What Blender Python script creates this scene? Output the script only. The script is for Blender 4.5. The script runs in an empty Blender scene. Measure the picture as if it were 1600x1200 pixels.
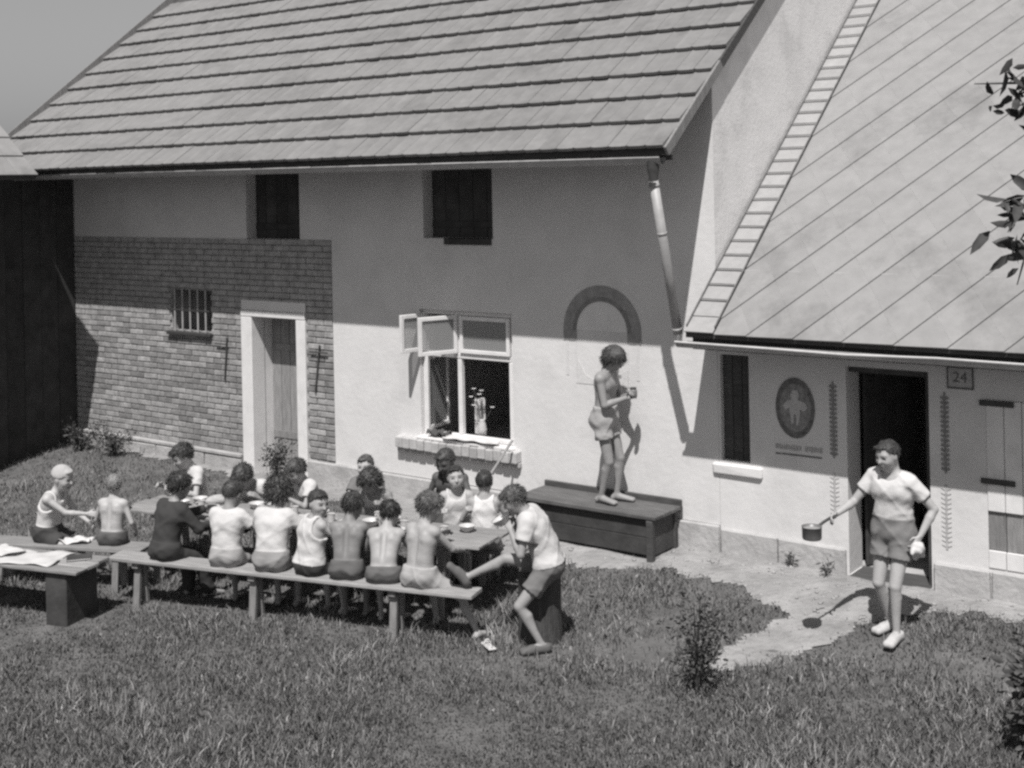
import bpy, bmesh, math, random
import numpy as np
from mathutils import Vector, Matrix, Euler

random.seed(7)
rng = np.random.default_rng(11)
SC = bpy.context.scene
COL = SC.collection
PI = math.pi

# ------------------------------------------------------------------ camera
ROLL = 0.02
cam_d = bpy.data.cameras.new('camera')
cam = bpy.data.objects.new('camera', cam_d)
COL.objects.link(cam)
cam.matrix_world = Matrix.Translation((0, 0, 4.0)) @ Matrix.Rotation(PI/2, 4, 'X') @ Matrix.Rotation(-ROLL, 4, 'Z')
cam_d.sensor_width = 36.0
cam_d.lens = 36.0*2000/1600
cam_d.shift_y = -315/1600
cam_d.clip_start = 0.1
cam_d.clip_end = 2000
SC.camera = cam

# ------------------------------------------------------------------ sky, sun
SUN_EL = math.radians(59.0)
SUN_H = Vector((-0.199, -0.980)).normalized()      # horizontal direction towards the sun
SUN_STRENGTH, SKY_STRENGTH = 5.0, 0.060
world = bpy.data.worlds.new('World')
SC.world = world
world.use_nodes = True
wn = world.node_tree
wn.nodes.clear()
sky = wn.nodes.new('ShaderNodeTexSky')
sky.sky_type = 'NISHITA'
sky.sun_disc = False
sky.sun_elevation = SUN_EL
sky.sun_rotation = math.atan2(SUN_H.x, SUN_H.y)
sky.dust_density = 1.0
bw = wn.nodes.new('ShaderNodeSeparateColor')      # blue-sensitive black-and-white film: the sky's blue light
bg = wn.nodes.new('ShaderNodeBackground')
bg.inputs['Strength'].default_value = SKY_STRENGTH
wo = wn.nodes.new('ShaderNodeOutputWorld')
wn.links.new(sky.outputs[0], bw.inputs[0])
wn.links.new(bw.outputs[2], bg.inputs['Color'])
wn.links.new(bg.outputs[0], wo.inputs[0])
sun_d = bpy.data.lights.new('sun', 'SUN')
sun_d.energy = SUN_STRENGTH
sun_d.angle = math.radians(0.55)
sun_d.color = (1.0, 0.985, 0.965)
sun = bpy.data.objects.new('sun', sun_d)
COL.objects.link(sun)
sv = Vector((SUN_H.x*math.cos(SUN_EL), SUN_H.y*math.cos(SUN_EL), math.sin(SUN_EL)))
sun.rotation_euler = sv.to_track_quat('Z', 'Y').to_euler()
sun.location = (0, 0, 30)

SC.view_settings.view_transform = 'Standard'
SC.view_settings.look = 'None'
SC.view_settings.exposure = 0.08
SC.view_settings.gamma = 1.0
SC.view_settings.use_curve_mapping = False
SC.cycles.filter_width = 2.6
SC.cycles.use_denoising = False

# ------------------------------------------------------------------ helpers
def tag(o, label=None, cat=None, group=None, kind=None):
    if label: o['label'] = label
    if cat: o['category'] = cat
    if group: o['group'] = group
    if kind: o['kind'] = kind
    return o

def empty(name, loc=(0, 0, 0), rz=0.0, label=None, cat=None, group=None, parent=None):
    o = bpy.data.objects.new(name, None)
    COL.objects.link(o)
    o.location = loc
    o.rotation_euler = (0, 0, rz)
    o.empty_display_size = 0.1
    if parent: o.parent = parent
    return tag(o, label, cat, group)

def link(name, me, material=None, parent=None, loc=(0, 0, 0), rot=(0, 0, 0), smooth=False):
    o = bpy.data.objects.new(name, me)
    COL.objects.link(o)
    o.location = loc
    o.rotation_euler = rot
    if parent: o.parent = parent
    if material and len(me.materials) == 0: me.materials.append(material)
    if smooth:
        me.polygons.foreach_set('use_smooth', [True]*len(me.polygons))
    return o

class MB:
    """collects shapes for one mesh"""
    def __init__(self):
        self.v, self.f = [], []
    def add(self, vs, fs):
        n = len(self.v)
        self.v += [tuple(p) for p in vs]
        self.f += [tuple(i+n for i in f) for f in fs]
        return self
    def box(self, x0, x1, y0, y1, z0, z1, m=None):
        vs = [(x, y, z) for z in (z0, z1) for y in (y0, y1) for x in (x0, x1)]
        if m is not None: vs = [m @ Vector(p) for p in vs]
        return self.add(vs, [(0, 2, 3, 1), (4, 5, 7, 6), (0, 1, 5, 4), (2, 6, 7, 3), (0, 4, 6, 2), (1, 3, 7, 5)])
    def bevbox(self, x0, x1, y0, y1, z0, z1, b=0.006, m=None, jit=0.0):
        bm = bmesh.new()
        bmesh.ops.create_cube(bm, size=1.0)
        for v in bm.verts:
            v.co = Vector((x0+(v.co.x+.5)*(x1-x0), y0+(v.co.y+.5)*(y1-y0), z0+(v.co.z+.5)*(z1-z0)))
            if jit: v.co += Vector((random.uniform(-jit, jit) for _ in range(3)))
        bmesh.ops.bevel(bm, geom=bm.edges[:], offset=b, segments=1, affect='EDGES', profile=.5)
        bm.verts.index_update()
        vs = [(m @ v.co if m is not None else v.co.copy()) for v in bm.verts]
        fs = [tuple(v.index for v in f.verts) for f in bm.faces]
        bm.free()
        return self.add(vs, fs)
    def tube(self, pts, r, n=10, cap=True):
        pts = [Vector(p) for p in pts]
        rs = r if isinstance(r, (list, tuple)) else [r]*len(pts)
        vs, fs = [], []
        d = (pts[1]-pts[0]).normalized()
        a = d.orthogonal().normalized()
        for i, p in enumerate(pts):
            if i == 0: t = pts[1]-pts[0]
            elif i == len(pts)-1: t = pts[-1]-pts[-2]
            else: t = (pts[i+1]-pts[i]).normalized()+(pts[i]-pts[i-1]).normalized()
            t.normalize()
            a = (a-t*a.dot(t)).normalized()
            b = t.cross(a)
            for k in range(n):
                w = 2*PI*k/n
                vs.append(p+(a*math.cos(w)+b*math.sin(w))*rs[i])
        for i in range(len(pts)-1):
            for k in range(n):
                fs.append((i*n+k, i*n+(k+1) % n, (i+1)*n+(k+1) % n, (i+1)*n+k))
        if cap:
            fs.append(tuple(reversed(range(n))))
            fs.append(tuple((len(pts)-1)*n+k for k in range(n)))
        return self.add(vs, fs)
    def lathe(self, prof, n=20, c=(0, 0, 0)):
        vs, fs = [], []
        for (r, z) in prof:
            for k in range(n):
                w = 2*PI*k/n
                vs.append((c[0]+r*math.cos(w), c[1]+r*math.sin(w), c[2]+z))
        for i in range(len(prof)-1):
            for k in range(n):
                fs.append((i*n+k, i*n+(k+1) % n, (i+1)*n+(k+1) % n, (i+1)*n+k))
        return self.add(vs, fs)
    def quad(self, *p):
        return self.add(p, [tuple(range(len(p)))])
    def prism(self, poly, y0, y1):
        """polygon in x,z pushed from y0 to y1"""
        n = len(poly)
        vs = [(x, y0, z) for x, z in poly]+[(x, y1, z) for x, z in poly]
        fs = [tuple(range(n)), tuple(reversed(range(n, 2*n)))]
        fs += [(k, (k+1) % n + 0, (k+1) % n+n, k+n)[::-1] for k in range(n)]
        return self.add(vs, fs)
    def mesh(self, name):
        me = bpy.data.meshes.new(name)
        me.from_pydata([tuple(p) for p in self.v], [], self.f)
        me.validate()
        bm = bmesh.new(); bm.from_mesh(me)
        bmesh.ops.recalc_face_normals(bm, faces=bm.faces[:])
        bm.to_mesh(me); bm.free()
        return me
    def build(self, name, material, parent=None, smooth=False, **k):
        return link(name, self.mesh(name), material, parent, smooth=smooth, **k)

def np_mesh(name, V, F):
    """V (n,3) array, F (m,k) array of equal-sized faces"""
    me = bpy.data.meshes.new(name)
    V = np.asarray(V, np.float32); F = np.asarray(F, np.int32)
    m, k = F.shape
    me.vertices.add(len(V)); me.vertices.foreach_set('co', V.ravel())
    me.loops.add(m*k); me.loops.foreach_set('vertex_index', F.ravel())
    me.polygons.add(m)
    me.polygons.foreach_set('loop_start', np.arange(0, m*k, k, dtype=np.int32))
    me.update(calc_edges=True)
    me.validate()
    return me

def set_grey(me, val, name='tone'):
    a = me.color_attributes.new(name, 'FLOAT_COLOR', 'POINT')
    val = np.asarray(val, np.float32)
    c = np.stack([val, val, val, np.ones_like(val)], 1)
    a.data.foreach_set('color', c.ravel())

# ------------------------------------------------------------------ materials (black-and-white film: neutral tones)
MATS = {}
def mat(name, v, var=.15, scale=5.0, rough=.85, bump=0.0, bscale=40.0, rnd=0.0, spec=.25, attr=False, metallic=0.0,
        detail=6.0, stain=0.0, sscale=1.2, stretch=None):
    if name in MATS: return MATS[name]
    m = bpy.data.materials.new(name)
    m.use_nodes = True
    nt = m.node_tree
    N, L = nt.nodes, nt.links
    N.clear()
    out = N.new('ShaderNodeOutputMaterial')
    p = N.new('ShaderNodeBsdfPrincipled')
    p.inputs['Roughness'].default_value = rough
    p.inputs['Specular IOR Level'].default_value = spec
    p.inputs['Metallic'].default_value = metallic
    L.new(p.outputs[0], out.inputs[0])
    tc = N.new('ShaderNodeTexCoord')
    vec = tc.outputs['Object']
    oi = N.new('ShaderNodeObjectInfo')
    if rnd:
        ad = N.new('ShaderNodeVectorMath'); ad.operation = 'MULTIPLY_ADD'
        cb = N.new('ShaderNodeCombineXYZ')
        L.new(oi.outputs['Random'], cb.inputs[0]); L.new(oi.outputs['Random'], cb.inputs[1])
        L.new(cb.outputs[0], ad.inputs[0]); ad.inputs[1].default_value = (50, 90, 30)
        L.new(vec, ad.inputs[2]); vec = ad.outputs[0]
    if stretch:
        mp = N.new('ShaderNodeMapping'); mp.inputs['Scale'].default_value = stretch
        L.new(vec, mp.inputs[0]); vec = mp.outputs[0]
    no = N.new('ShaderNodeTexNoise'); no.inputs['Scale'].default_value = scale
    no.inputs['Detail'].default_value = detail; no.inputs['Roughness'].default_value = .62
    L.new(vec, no.inputs['Vector'])
    mr = N.new('ShaderNodeMapRange')
    mr.inputs[1].default_value = .28; mr.inputs[2].default_value = .72
    mr.inputs[3].default_value = 1-var; mr.inputs[4].default_value = 1+var
    L.new(no.outputs[0], mr.inputs[0])
    val = mr.outputs[0]
    def mul(a, b):
        q = N.new('ShaderNodeMath'); q.operation = 'MULTIPLY'
        for i, s in enumerate((a, b)):
            if isinstance(s, (int, float)): q.inputs[i].default_value = s
            else: L.new(s, q.inputs[i])
        return q.outputs[0]
    if attr:
        at = N.new('ShaderNodeAttribute'); at.attribute_name = 'tone'
        val = mul(val, at.outputs['Fac'])
    else:
        val = mul(val, v)
    if rnd:
        r2 = N.new('ShaderNodeMapRange'); r2.inputs[3].default_value = 1-rnd; r2.inputs[4].default_value = 1+rnd
        L.new(oi.outputs['Random'], r2.inputs[0]); val = mul(val, r2.outputs[0])
    if stain:
        n2 = N.new('ShaderNodeTexNoise'); n2.inputs['Scale'].default_value = sscale; n2.inputs['Detail'].default_value = 8
        n2.inputs['Roughness'].default_value = .7
        ge = N.new('ShaderNodeNewGeometry')
        L.new(ge.outputs['Position'], n2.inputs['Vector'])
        m2 = N.new('ShaderNodeMapRange'); m2.inputs[1].default_value = .5; m2.inputs[2].default_value = .75
        m2.inputs[3].default_value = 1.0; m2.inputs[4].default_value = 1-stain
        L.new(n2.outputs[0], m2.inputs[0]); val = mul(val, m2.outputs[0])
    cc = N.new('ShaderNodeCombineColor')
    L.new(val, cc.inputs[0]); L.new(mul(val, .985), cc.inputs[1]); L.new(mul(val, .985), cc.inputs[2])
    L.new(cc.outputs[0], p.inputs['Base Color'])
    if bump:
        nb = N.new('ShaderNodeTexNoise'); nb.inputs['Scale'].default_value = bscale; nb.inputs['Detail'].default_value = 5
        L.new(vec, nb.inputs['Vector'])
        bp = N.new('ShaderNodeBump'); bp.inputs['Strength'].default_value = 1.0; bp.inputs['Distance'].default_value = bump
        L.new(nb.outputs[0], bp.inputs['Height']); L.new(bp.outputs[0], p.inputs['Normal'])
    MATS[name] = m
    return m

plaster = mat('lime_plaster', .66, var=.06, scale=2.2, bump=.0035, bscale=14, stain=.16, sscale=1.1)
plaster_rough = mat('rough_plaster', .74, var=.07, scale=3, bump=.004, bscale=22, stain=.25, sscale=1.7)
mortar = mat('mortar', .30, var=.25, scale=9, bump=.006, bscale=60)
brick_m = mat('brick', .285, var=.35, scale=9, bump=.006, bscale=50, rnd=.3)
stone_m = mat('plinth_stone', .36, var=.22, scale=6, bump=.012, bscale=22, rnd=.16)
cement_m = mat('plinth_cement', .40, var=.18, scale=4, bump=.012, bscale=18, stain=.25, sscale=2.0)
tile_m = mat('roof_tile', .205, var=.12, scale=7, rough=.85, bump=.003, bscale=60, rnd=.06, stain=.30, sscale=1.3)
slate_m = mat('fibre_slate', .265, var=.10, scale=5, rough=.85, bump=.003, bscale=40, rnd=.03, stain=.38, sscale=1.1)
wood_dark = mat('dark_wood', .07, var=.35, scale=6, rough=.75, bump=.003, bscale=30, rnd=.15, stretch=(1, 6, 6))
wood_black = mat('tarred_wood', .058, var=.35, scale=5, rough=.8, bump=.004, bscale=25, rnd=.2)
wood_grey = mat('weathered_wood', .24, var=.3, scale=5, rough=.8, bump=.003, bscale=40, rnd=.15, stretch=(9, 9, 1))
wood_top = mat('worn_plank', .26, var=.3, scale=4, rough=.75, bump=.003, bscale=30, rnd=.18, stretch=(1, 10, 10))
white_paint = mat('white_paint', .72, var=.07, scale=6, rough=.55, bump=.001, bscale=60, stain=.12, sscale=5)
zinc = mat('zinc', .36, var=.18, scale=7, rough=.55, metallic=.1, spec=.5)
iron = mat('iron', .055, var=.3, scale=20, rough=.6, spec=.4)
interior_m = mat('room_interior', .42, var=.2, scale=2)
curtain_m = mat('curtain', .55, var=.1, scale=8)
soil = mat('soil', .12, var=.4, scale=3.5, rough=.95, bump=.03, bscale=14, detail=10)
earth = mat('trodden_earth', .29, var=.25, scale=2.6, rough=.95, bump=.035, bscale=16, detail=10, stain=.35, sscale=2.2)
paint_dark = mat('mural_dark', .30, var=.25, scale=14)
paint_mid = mat('mural_mid', .48, var=.18, scale=14)
paint_sunlit = mat('mural_sunlit', .62, var=.1, scale=20)  # paler mural paint, stands in for bleaching by direct sun
paint_black = mat('mural_black', .13, var=.3, scale=30)
def glass_mat():
    m = bpy.data.materials.new('window_glass'); m.use_nodes = True
    p = m.node_tree.nodes['Principled BSDF']
    p.inputs['Base Color'].default_value = (.34, .34, .34, 1)
    p.inputs['Roughness'].default_value = .25
    p.inputs['Specular IOR Level'].default_value = .6
    p.inputs['Alpha'].default_value = .55
    return m
glass = glass_mat()

# ------------------------------------------------------------------ place frame: s along facade (right), r back, z up
C0 = Vector((2.0, 12.7)); RV = Vector((.8036, -.5952)); NV = Vector((.5952, .8036))
HOUSE_RZ = math.atan2(RV.y, RV.x)
def W(s, r, z=0.0):
    return Vector((C0.x+s*RV.x+r*NV.x, C0.y+s*RV.y+r*NV.y, z))
def sr(x, y):
    d = Vector((x-C0.x, y-C0.y)); return d.dot(RV), d.dot(NV)
def ground_z(x, y):
    x = np.asarray(x, float); y = np.asarray(y, float)
    r = (x-C0.x)*NV.x+(y-C0.y)*NV.y
    t = np.clip((r+2.3)/2.0, 0, 1)
    z = .28*t*t*(3-2*t)
    return z+.012*np.sin(1.7*x+.6)*np.sin(2.3*y+1.1)+.006*np.sin(5.1*x+2*y)*np.sin(4.3*y-x)
def gz(x, y): return float(ground_z(x, y))

# bare, trodden area in (s, r)
BARE = [(-13, 1.5), (-13, -.12), (-8, -.2), (-6, -.45), (-3.5, -.7), (-2.5, -.95), (-1.27, -1.02), (-.5, -.78), (.17, -.70), (.77, -.86), (1.13, -1.08),
        (1.02, -1.57), (.80, -2.22), (1.05, -2.16), (1.35, -1.84), (1.7, -1.36), (1.95, -.86), (2.2, -.62), (2.6, -.50), (3.0, -.48), (7, -.42), (7, 1.5)]
def inside(poly, x, y):
    x = np.asarray(x); y = np.asarray(y)
    c = np.zeros(x.shape, bool)
    n = len(poly)
    for i in range(n):
        x1, y1 = poly[i]; x2, y2 = poly[i-1]
        cond = ((y1 > y) != (y2 > y)) & (x < (x2-x1)*(y-y1)/((y2-y1)+1e-12)+x1)
        c ^= cond
    return c
def bare_mask(X, Y, amp=.07, ds=0.0, dr=0.0):
    s = (X-C0.x)*RV.x+(Y-C0.y)*RV.y
    r = (X-C0.x)*NV.x+(Y-C0.y)*NV.y
    s = s+ds; r = r+dr
    w = amp*(np.sin(7*s+1.3*np.sin(5*r))+.7*np.sin(17*s+2+9*r)+.5*np.sin(31*s-23*r)+.3*np.sin(67*s+41*r))*.6
    w2 = amp*(np.sin(6*r+2*np.sin(4*s))+.6*np.sin(19*r+11*s))*.6
    return inside(BARE, s+w2, r+w)

# ------------------------------------------------------------------ ground
def axis(lo, hi, flo, fhi, step):
    a = list(np.arange(flo, fhi+1e-6, step))
    x = flo; st = step
    left = []
    while x > lo: st *= 1.35; x -= st; left.append(max(x, lo))
    x = fhi; st = step; right = []
    while x < hi: st *= 1.35; x += st; right.append(min(x, hi))
    return np.array(left[::-1]+a+right)
gx = axis(-300, 300, -9, 7, .12); gy = axis(-100, 500, 6, 20, .12)
GX, GY = np.meshgrid(gx, gy)
V = np.stack([GX.ravel(), GY.ravel(), ground_z(GX, GY).ravel()], 1)
nx, ny = len(gx), len(gy)
ii = np.arange((ny-1)*nx).reshape(ny-1, nx)[:, :-1].ravel()
F = np.stack([ii, ii+1, ii+1+nx, ii+nx], 1)
ground = link('ground', np_mesh('ground', V, F), soil, smooth=True)
tag(ground, 'uneven ground of the farmyard', 'ground', kind='structure')

st = .028
px = np.arange(-9.5, 7.0, st); py = np.arange(7.5, 22.0, st)
PX, PY = np.meshgrid(px, py)
mask = bare_mask(PX, PY)
cell = mask[:-1, :-1] & mask[1:, 1:] & mask[:-1, 1:] & mask[1:, :-1]
idx = np.arange(PX.size).reshape(PX.shape)
F = np.stack([idx[:-1, :-1][cell], idx[:-1, 1:][cell], idx[1:, 1:][cell], idx[1:, :-1][cell]], 1)
PZ = ground_z(PX, PY)+.008+.008*np.sin(9*PX+4*np.sin(3*PY))*np.sin(11*PY+1)
V = np.stack([PX.ravel(), PY.ravel(), PZ.ravel()], 1)
used = np.unique(F); rm = np.full(len(V), -1); rm[used] = np.arange(len(used))
path = link('path', np_mesh('path', V[used], rm[F]), earth, smooth=True)
tag(path, 'pale trodden earth path along the house walls and into the grass', 'path', kind='structure')

# ------------------------------------------------------------------ building helpers
def wall_mesh(x0, x1, z0, z1, holes, depth=.3, y=0.0):
    """front face at y with rectangular openings and reveals going back"""
    b = MB()
    xs = sorted({x0, x1, *[h[0] for h in holes], *[h[1] for h in holes]})
    zs = sorted({z0, z1, *[h[2] for h in holes], *[h[3] for h in holes]})
    for a, c in zip(xs, xs[1:]):
        for d, e in zip(zs, zs[1:]):
            mx, mz = (a+c)/2, (d+e)/2
            if any(h[0] < mx < h[1] and h[2] < mz < h[3] for h in holes): continue
            b.quad((a, y, d), (c, y, d), (c, y, e), (a, y, e))
    for h in holes:
        a, c, d, e = h[:4]; dp = h[4] if len(h) > 4 else depth
        b.quad((a, y, d), (a, y, e), (a, y+dp, e), (a, y+dp, d))
        b.quad((c, y, e), (c, y, d), (c, y+dp, d), (c, y+dp, e))
        b.quad((a, y, e), (c, y, e), (c, y+dp, e), (a, y+dp, e))
        b.quad((c, y, d), (a, y, d), (a, y+dp, d), (c, y+dp, d))
    me = bpy.data.meshes.new('wall')
    me.from_pydata(b.v, [], b.f)
    return me

def room(parent, a, c, d, e, y0, y1):
    """dark room behind an opening"""
    b = MB()
    b.quad((a, y1, d), (c, y1, d), (c, y1, e), (a, y1, e))
    b.quad((a, y0, d), (a, y1, d), (a, y1, e), (a, y0, e))
    b.quad((c, y0, d), (c, y1, d), (c, y1, e), (c, y0, e))
    b.quad((a, y0, e), (c, y0, e), (c, y1, e), (a, y1, e))
    b.quad((a, y0, d), (c, y0, d), (c, y1, d), (a, y1, d))
    return b.build('room_interior', interior_m, parent)

def clip_poly(poly, x0, x1, y0, y1):
    for ax, lim, sg in ((0, x0, 1), (0, x1, -1), (1, y0, 1), (1, y1, -1)):
        out = []
        for i in range(len(poly)):
            p, q = poly[i-1], poly[i]
            ip, iq = (p[ax]-lim)*sg >= 0, (q[ax]-lim)*sg >= 0
            if ip != iq:
                t = (lim-p[ax])/(q[ax]-p[ax])
                out.append((p[0]+t*(q[0]-p[0]), p[1]+t*(q[1]-p[1])))
            if iq: out.append(q)
        poly = out
        if len(poly) < 3: return []
    return poly

def roof_slab(parent, x0, x1, r0, z0, r1, pitch, th, material, name='roof'):
    b = MB(); t = math.tan(pitch)
    z1 = z0+(r1-r0)*t
    b.add([(x0, r0, z0), (x1, r0, z0), (x1, r1, z1), (x0, r1, z1), (x0, r0, z0-th), (x1, r0, z0-th), (x1, r1, z1-th), (x0, r1, z1-th)],
          [(0, 1, 2, 3), (7, 6, 5, 4), (0, 4, 5, 1), (1, 5, 6, 2), (2, 6, 7, 3), (3, 7, 4, 0)])
    return b.build(name, material, parent)

# ================================================================== FARMHOUSE
house = empty('farmhouse', (C0.x, C0.y, 0), HOUSE_RZ, 'large whitewashed farmhouse with tiled roof, brick patch at left and downpipe', 'house')
HL, HR = -11.5, 0.0            # left and right end
ZE, RE, PM = 4.33, -1.0, math.atan(.78)
RIDGE = 4.3
# plaster facade
WIN = (-3.88, -2.53, 1.06, 2.54)
me = wall_mesh(-5.29, HR, .56, 4.98, [(-3.79, -2.77, 3.37, 4.20, .22), (*WIN, .26)])
link('facade_wall', me, plaster, house)
me = wall_mesh(-11.3, -5.29, 3.33, 4.98, [(-6.83, -5.84, 3.331, 4.22, .22)])
link('upper_wall', me, plaster, house)
# gable to the right and to the left, back
b = MB()
def rz(r): return ZE-.10+(r-RE)*.78
b.quad((0, 0, 0), (0, 9, 0), (0, 9, 4.9), (0, RIDGE, rz(RIDGE)), (0, 0, rz(0)))
b.build('gable_wall', plaster_rough, house)
b = MB()
b.quad((-11.3, 0, 0), (-11.3, 0, rz(0)), (-11.3, RIDGE, rz(RIDGE)), (-11.3, 9, 4.9), (-11.3, 9, 0))
b.build('gable_wall', plaster_rough, house)
# upper openings : shutters of dark boards set back
for (a, c, d, e) in ((-3.79, -2.77, 3.37, 4.20), (-6.83, -5.84, 3.331, 4.22)):
    sh = empty('loft_shutter', (0, 0, 0), parent=house)
    n = 5; w = (c-a)/n
    for k in range(n):
        MB().box(a+k*w+.004, a+(k+1)*w-.004, .17, .20, d+.003, e-.003).build('board', wood_black, sh)
    MB().box(a+.02, c-.02, .150, .169, d+.12, d+.19).build('batten', wood_black, sh)
    MB().box(a+.003, c-.003, .205, .215, d+.003, e-.003).build('backing', wood_black, sh)
MB().box(-3.47, -2.79, -.02, .14, 3.30, 3.37).build('loft_sill', wood_black, house)

# brick wall with its bricks
DOOR = (-6.95, -5.76, .26, 2.40)
GRATE = (-8.38, -7.56, 2.06, 2.62)
bw_o = link('brick_wall', wall_mesh(-11.3, -5.29, .5, 3.33, [DOOR, (*GRATE, .35)], y=.014), mortar, house)
BL, BH = .285, .064
bk = MB().bevbox(-BL/2, BL/2, -.010, .02, -BH/2, BH/2, b=.005, jit=.0).mesh('brick')
bk.materials.append(brick_m)
half_meshes = {}
def cut_brick(w):
    k = round(w, 2)
    if k not in half_meshes:
        half_meshes[k] = MB().bevbox(-k/2, k/2, -.010, .02, -BH/2, BH/2, b=.005).mesh('brick')
        half_meshes[k].materials.append(brick_m)
    return half_meshes[k]
bricks = []
z = .5+.042; row = 0
while z < 3.33-.03:
    x = -5.295-(.15 if row % 2 else 0.0)
    segs = []
    if row % 2: segs.append((-5.295-.138, -5.295))
    while x > -11.3:
        segs.append((max(x-BL, -11.29), x)); x -= BL+.013
    for (a, c) in segs:
        pieces = [(a, c)]
        for h in (DOOR, GRATE):
            if h[2]-.03 < z < h[3]+.03:
                nxt = []
                for (p, q) in pieces:
                    if q <= h[0] or p >= h[1]: nxt.append((p, q)); continue
                    if p < h[0]-.03: nxt.append((p, h[0]-.006))
                    if q > h[1]+.03: nxt.append((h[1]+.006, q))
                pieces = nxt
        for (p, q) in pieces:
            if q-p > .04: bricks.append(((p+q)/2, z+random.uniform(-.003, .003), q-p))
    z += BH+.0125; row += 1
def brick_rank(t):
    lit = 0 if (t[1] < 2.3 and t[0] > -10.3) else 1
    return (lit, -t[0]-.0*t[1])
bricks.sort(key=brick_rank)
rest = MB()
for i, (x, z, w) in enumerate(bricks):
    if i < 300:
        m_ = bk if abs(w-BL) < .006 else cut_brick(w)
        link('brick', m_, None, bw_o, (x, random.uniform(-.004, .003), z), (random.uniform(-.01, .01), random.uniform(-.012, .012), random.uniform(-.008, .008)))
    else:
        rest.box(x-w/2, x+w/2, -.010+random.uniform(-.003, .002), .02, z-BH/2, z+BH/2)
tag(rest.build('bricks_in_shade', brick_m, bw_o), kind='stuff')

# plinth below the brick: capped course and stone blocks
pl = empty('plinth', parent=house)
MB().bevbox(-11.3, -6.97, -.075, .02, .455, .505, b=.01).build('plinth_cap', cement_m, pl)
zz = .05
for row in range(2):
    x = -6.97
    hgt = .20
    while x > -11.25:
        w = random.uniform(.42, .75); x0 = max(x-w, -11.3)
        MB().bevbox(x0+.008, x-.008, -.06+random.uniform(-.012, .012), .05, zz+.006, zz+hgt-.006, b=.014, jit=.007).build('stone_block', stone_m, pl)
        x = x0
    zz += hgt
MB().box(-11.3, -6.97, -.035, .02, .0, .455).build('plinth_mortar', mortar, pl)
x = -5.74
while x < -.1:
    w = random.uniform(.7, 1.3); x1 = min(x+w, 0)
    MB().bevbox(x+.004, x1-.004, -.045+random.uniform(-.006, .006), .05, -.02, .555+random.uniform(-.008, .004), b=.012, jit=.006).build('stone_block', cement_m, pl)
    x = x1
MB().box(-5.75, 0, -.02, .03, 0, .55).build('plinth_mortar', cement_m, pl)
# barred window in the brick wall
gr = empty('barred_window', parent=house)
room(gr, GRATE[0], GRATE[1], GRATE[2], GRATE[3], .36, .9)
for k in range(5):
    x = GRATE[0]+.09+k*.16
    MB().tube([(x, -.02, GRATE[2]-.01), (x, -.02, GRATE[3]+.01)], .013, 8).build('bar', zinc, gr)
MB().bevbox(GRATE[0]-.05, GRATE[1]+.03, -.07, .1, GRATE[2]-.055, GRATE[2]-.004, b=.008).build('sill', iron, gr)
MB().box(GRATE[0], GRATE[1], -.035, -.005, GRATE[2]+.28, GRATE[2]+.30).build('crossbar', iron, gr)
# wall anchors (thin iron rods)
for (x, z0, z1, tilt) in ((-7.22, 1.45, 2.02, .06), (-5.50, 1.42, 2.02, .09)):
    an = empty('wall_anchor', parent=house)
    MB().tube([(x-tilt, -.03, z0), (x, -.03, z1)], .011, 6).build('rod', iron, an)
    MB().tube([(x-.22 if x < -6 else x-.16, -.045, z1-.09), (x+.14 if x > -6 else x+.0, -.045, z1-.09)], .010, 6).build('rod', iron, an)
# door
dr = empty('door', parent=house)
fr = empty('door_frame', parent=dr)
MB().bevbox(DOOR[0], -6.745, -.03, .20, DOOR[2], 2.315, b=.008).build('jamb', white_paint, fr)
MB().bevbox(-5.925, DOOR[1], -.03, .20, DOOR[2], 2.315, b=.008).build('jamb', white_paint, fr)
MB().bevbox(DOOR[0], DOOR[1], -.034, .20, 2.318, 2.40, b=.008).build('lintel', white_paint, fr)
MB().box(DOOR[0]+.002, DOOR[1]-.002, -.015, .02, 2.405, 2.53).build('lintel_band', plaster_rough, fr)
b = MB()
b.quad((-6.745, .20, .26), (-6.745, .20, 2.315), (-6.745, .36, 2.315), (-6.745, .36, .26))
b.quad((-5.925, .20, .26), (-5.925, .20, 2.315), (-5.925, .36, 2.315), (-5.925, .36, .26))
b.quad((-6.745, .2, 2.315), (-5.925, .2, 2.315), (-5.925, .36, 2.315), (-6.745, .36, 2.315))
b.build('reveal', white_paint, fr)
n = 5; w = .82/n
for k in range(n):
    MB().bevbox(-6.745+k*w+.004, -6.745+(k+1)*w-.004, .33, .36, .28, 2.31, b=.003).build('plank', wood_grey, dr)
MB().box(-6.745, -5.925, .362, .37, .26, 2.315).build('backing', wood_black, dr)
for z in (.7, 1.85):
    MB().box(-6.72, -5.95, .318, .332, z, z+.09).build('cross_rail', wood_grey, dr)
MB().tube([(-6.02, .30, 1.2), (-6.02, .27, 1.2), (-6.10, .27, 1.2)], .010, 8).build('handle', iron, dr)
MB().bevbox(-7.0, -5.7, -.25, .36, .18, .268, b=.01).build('doorstep', cement_m, dr)

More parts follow.
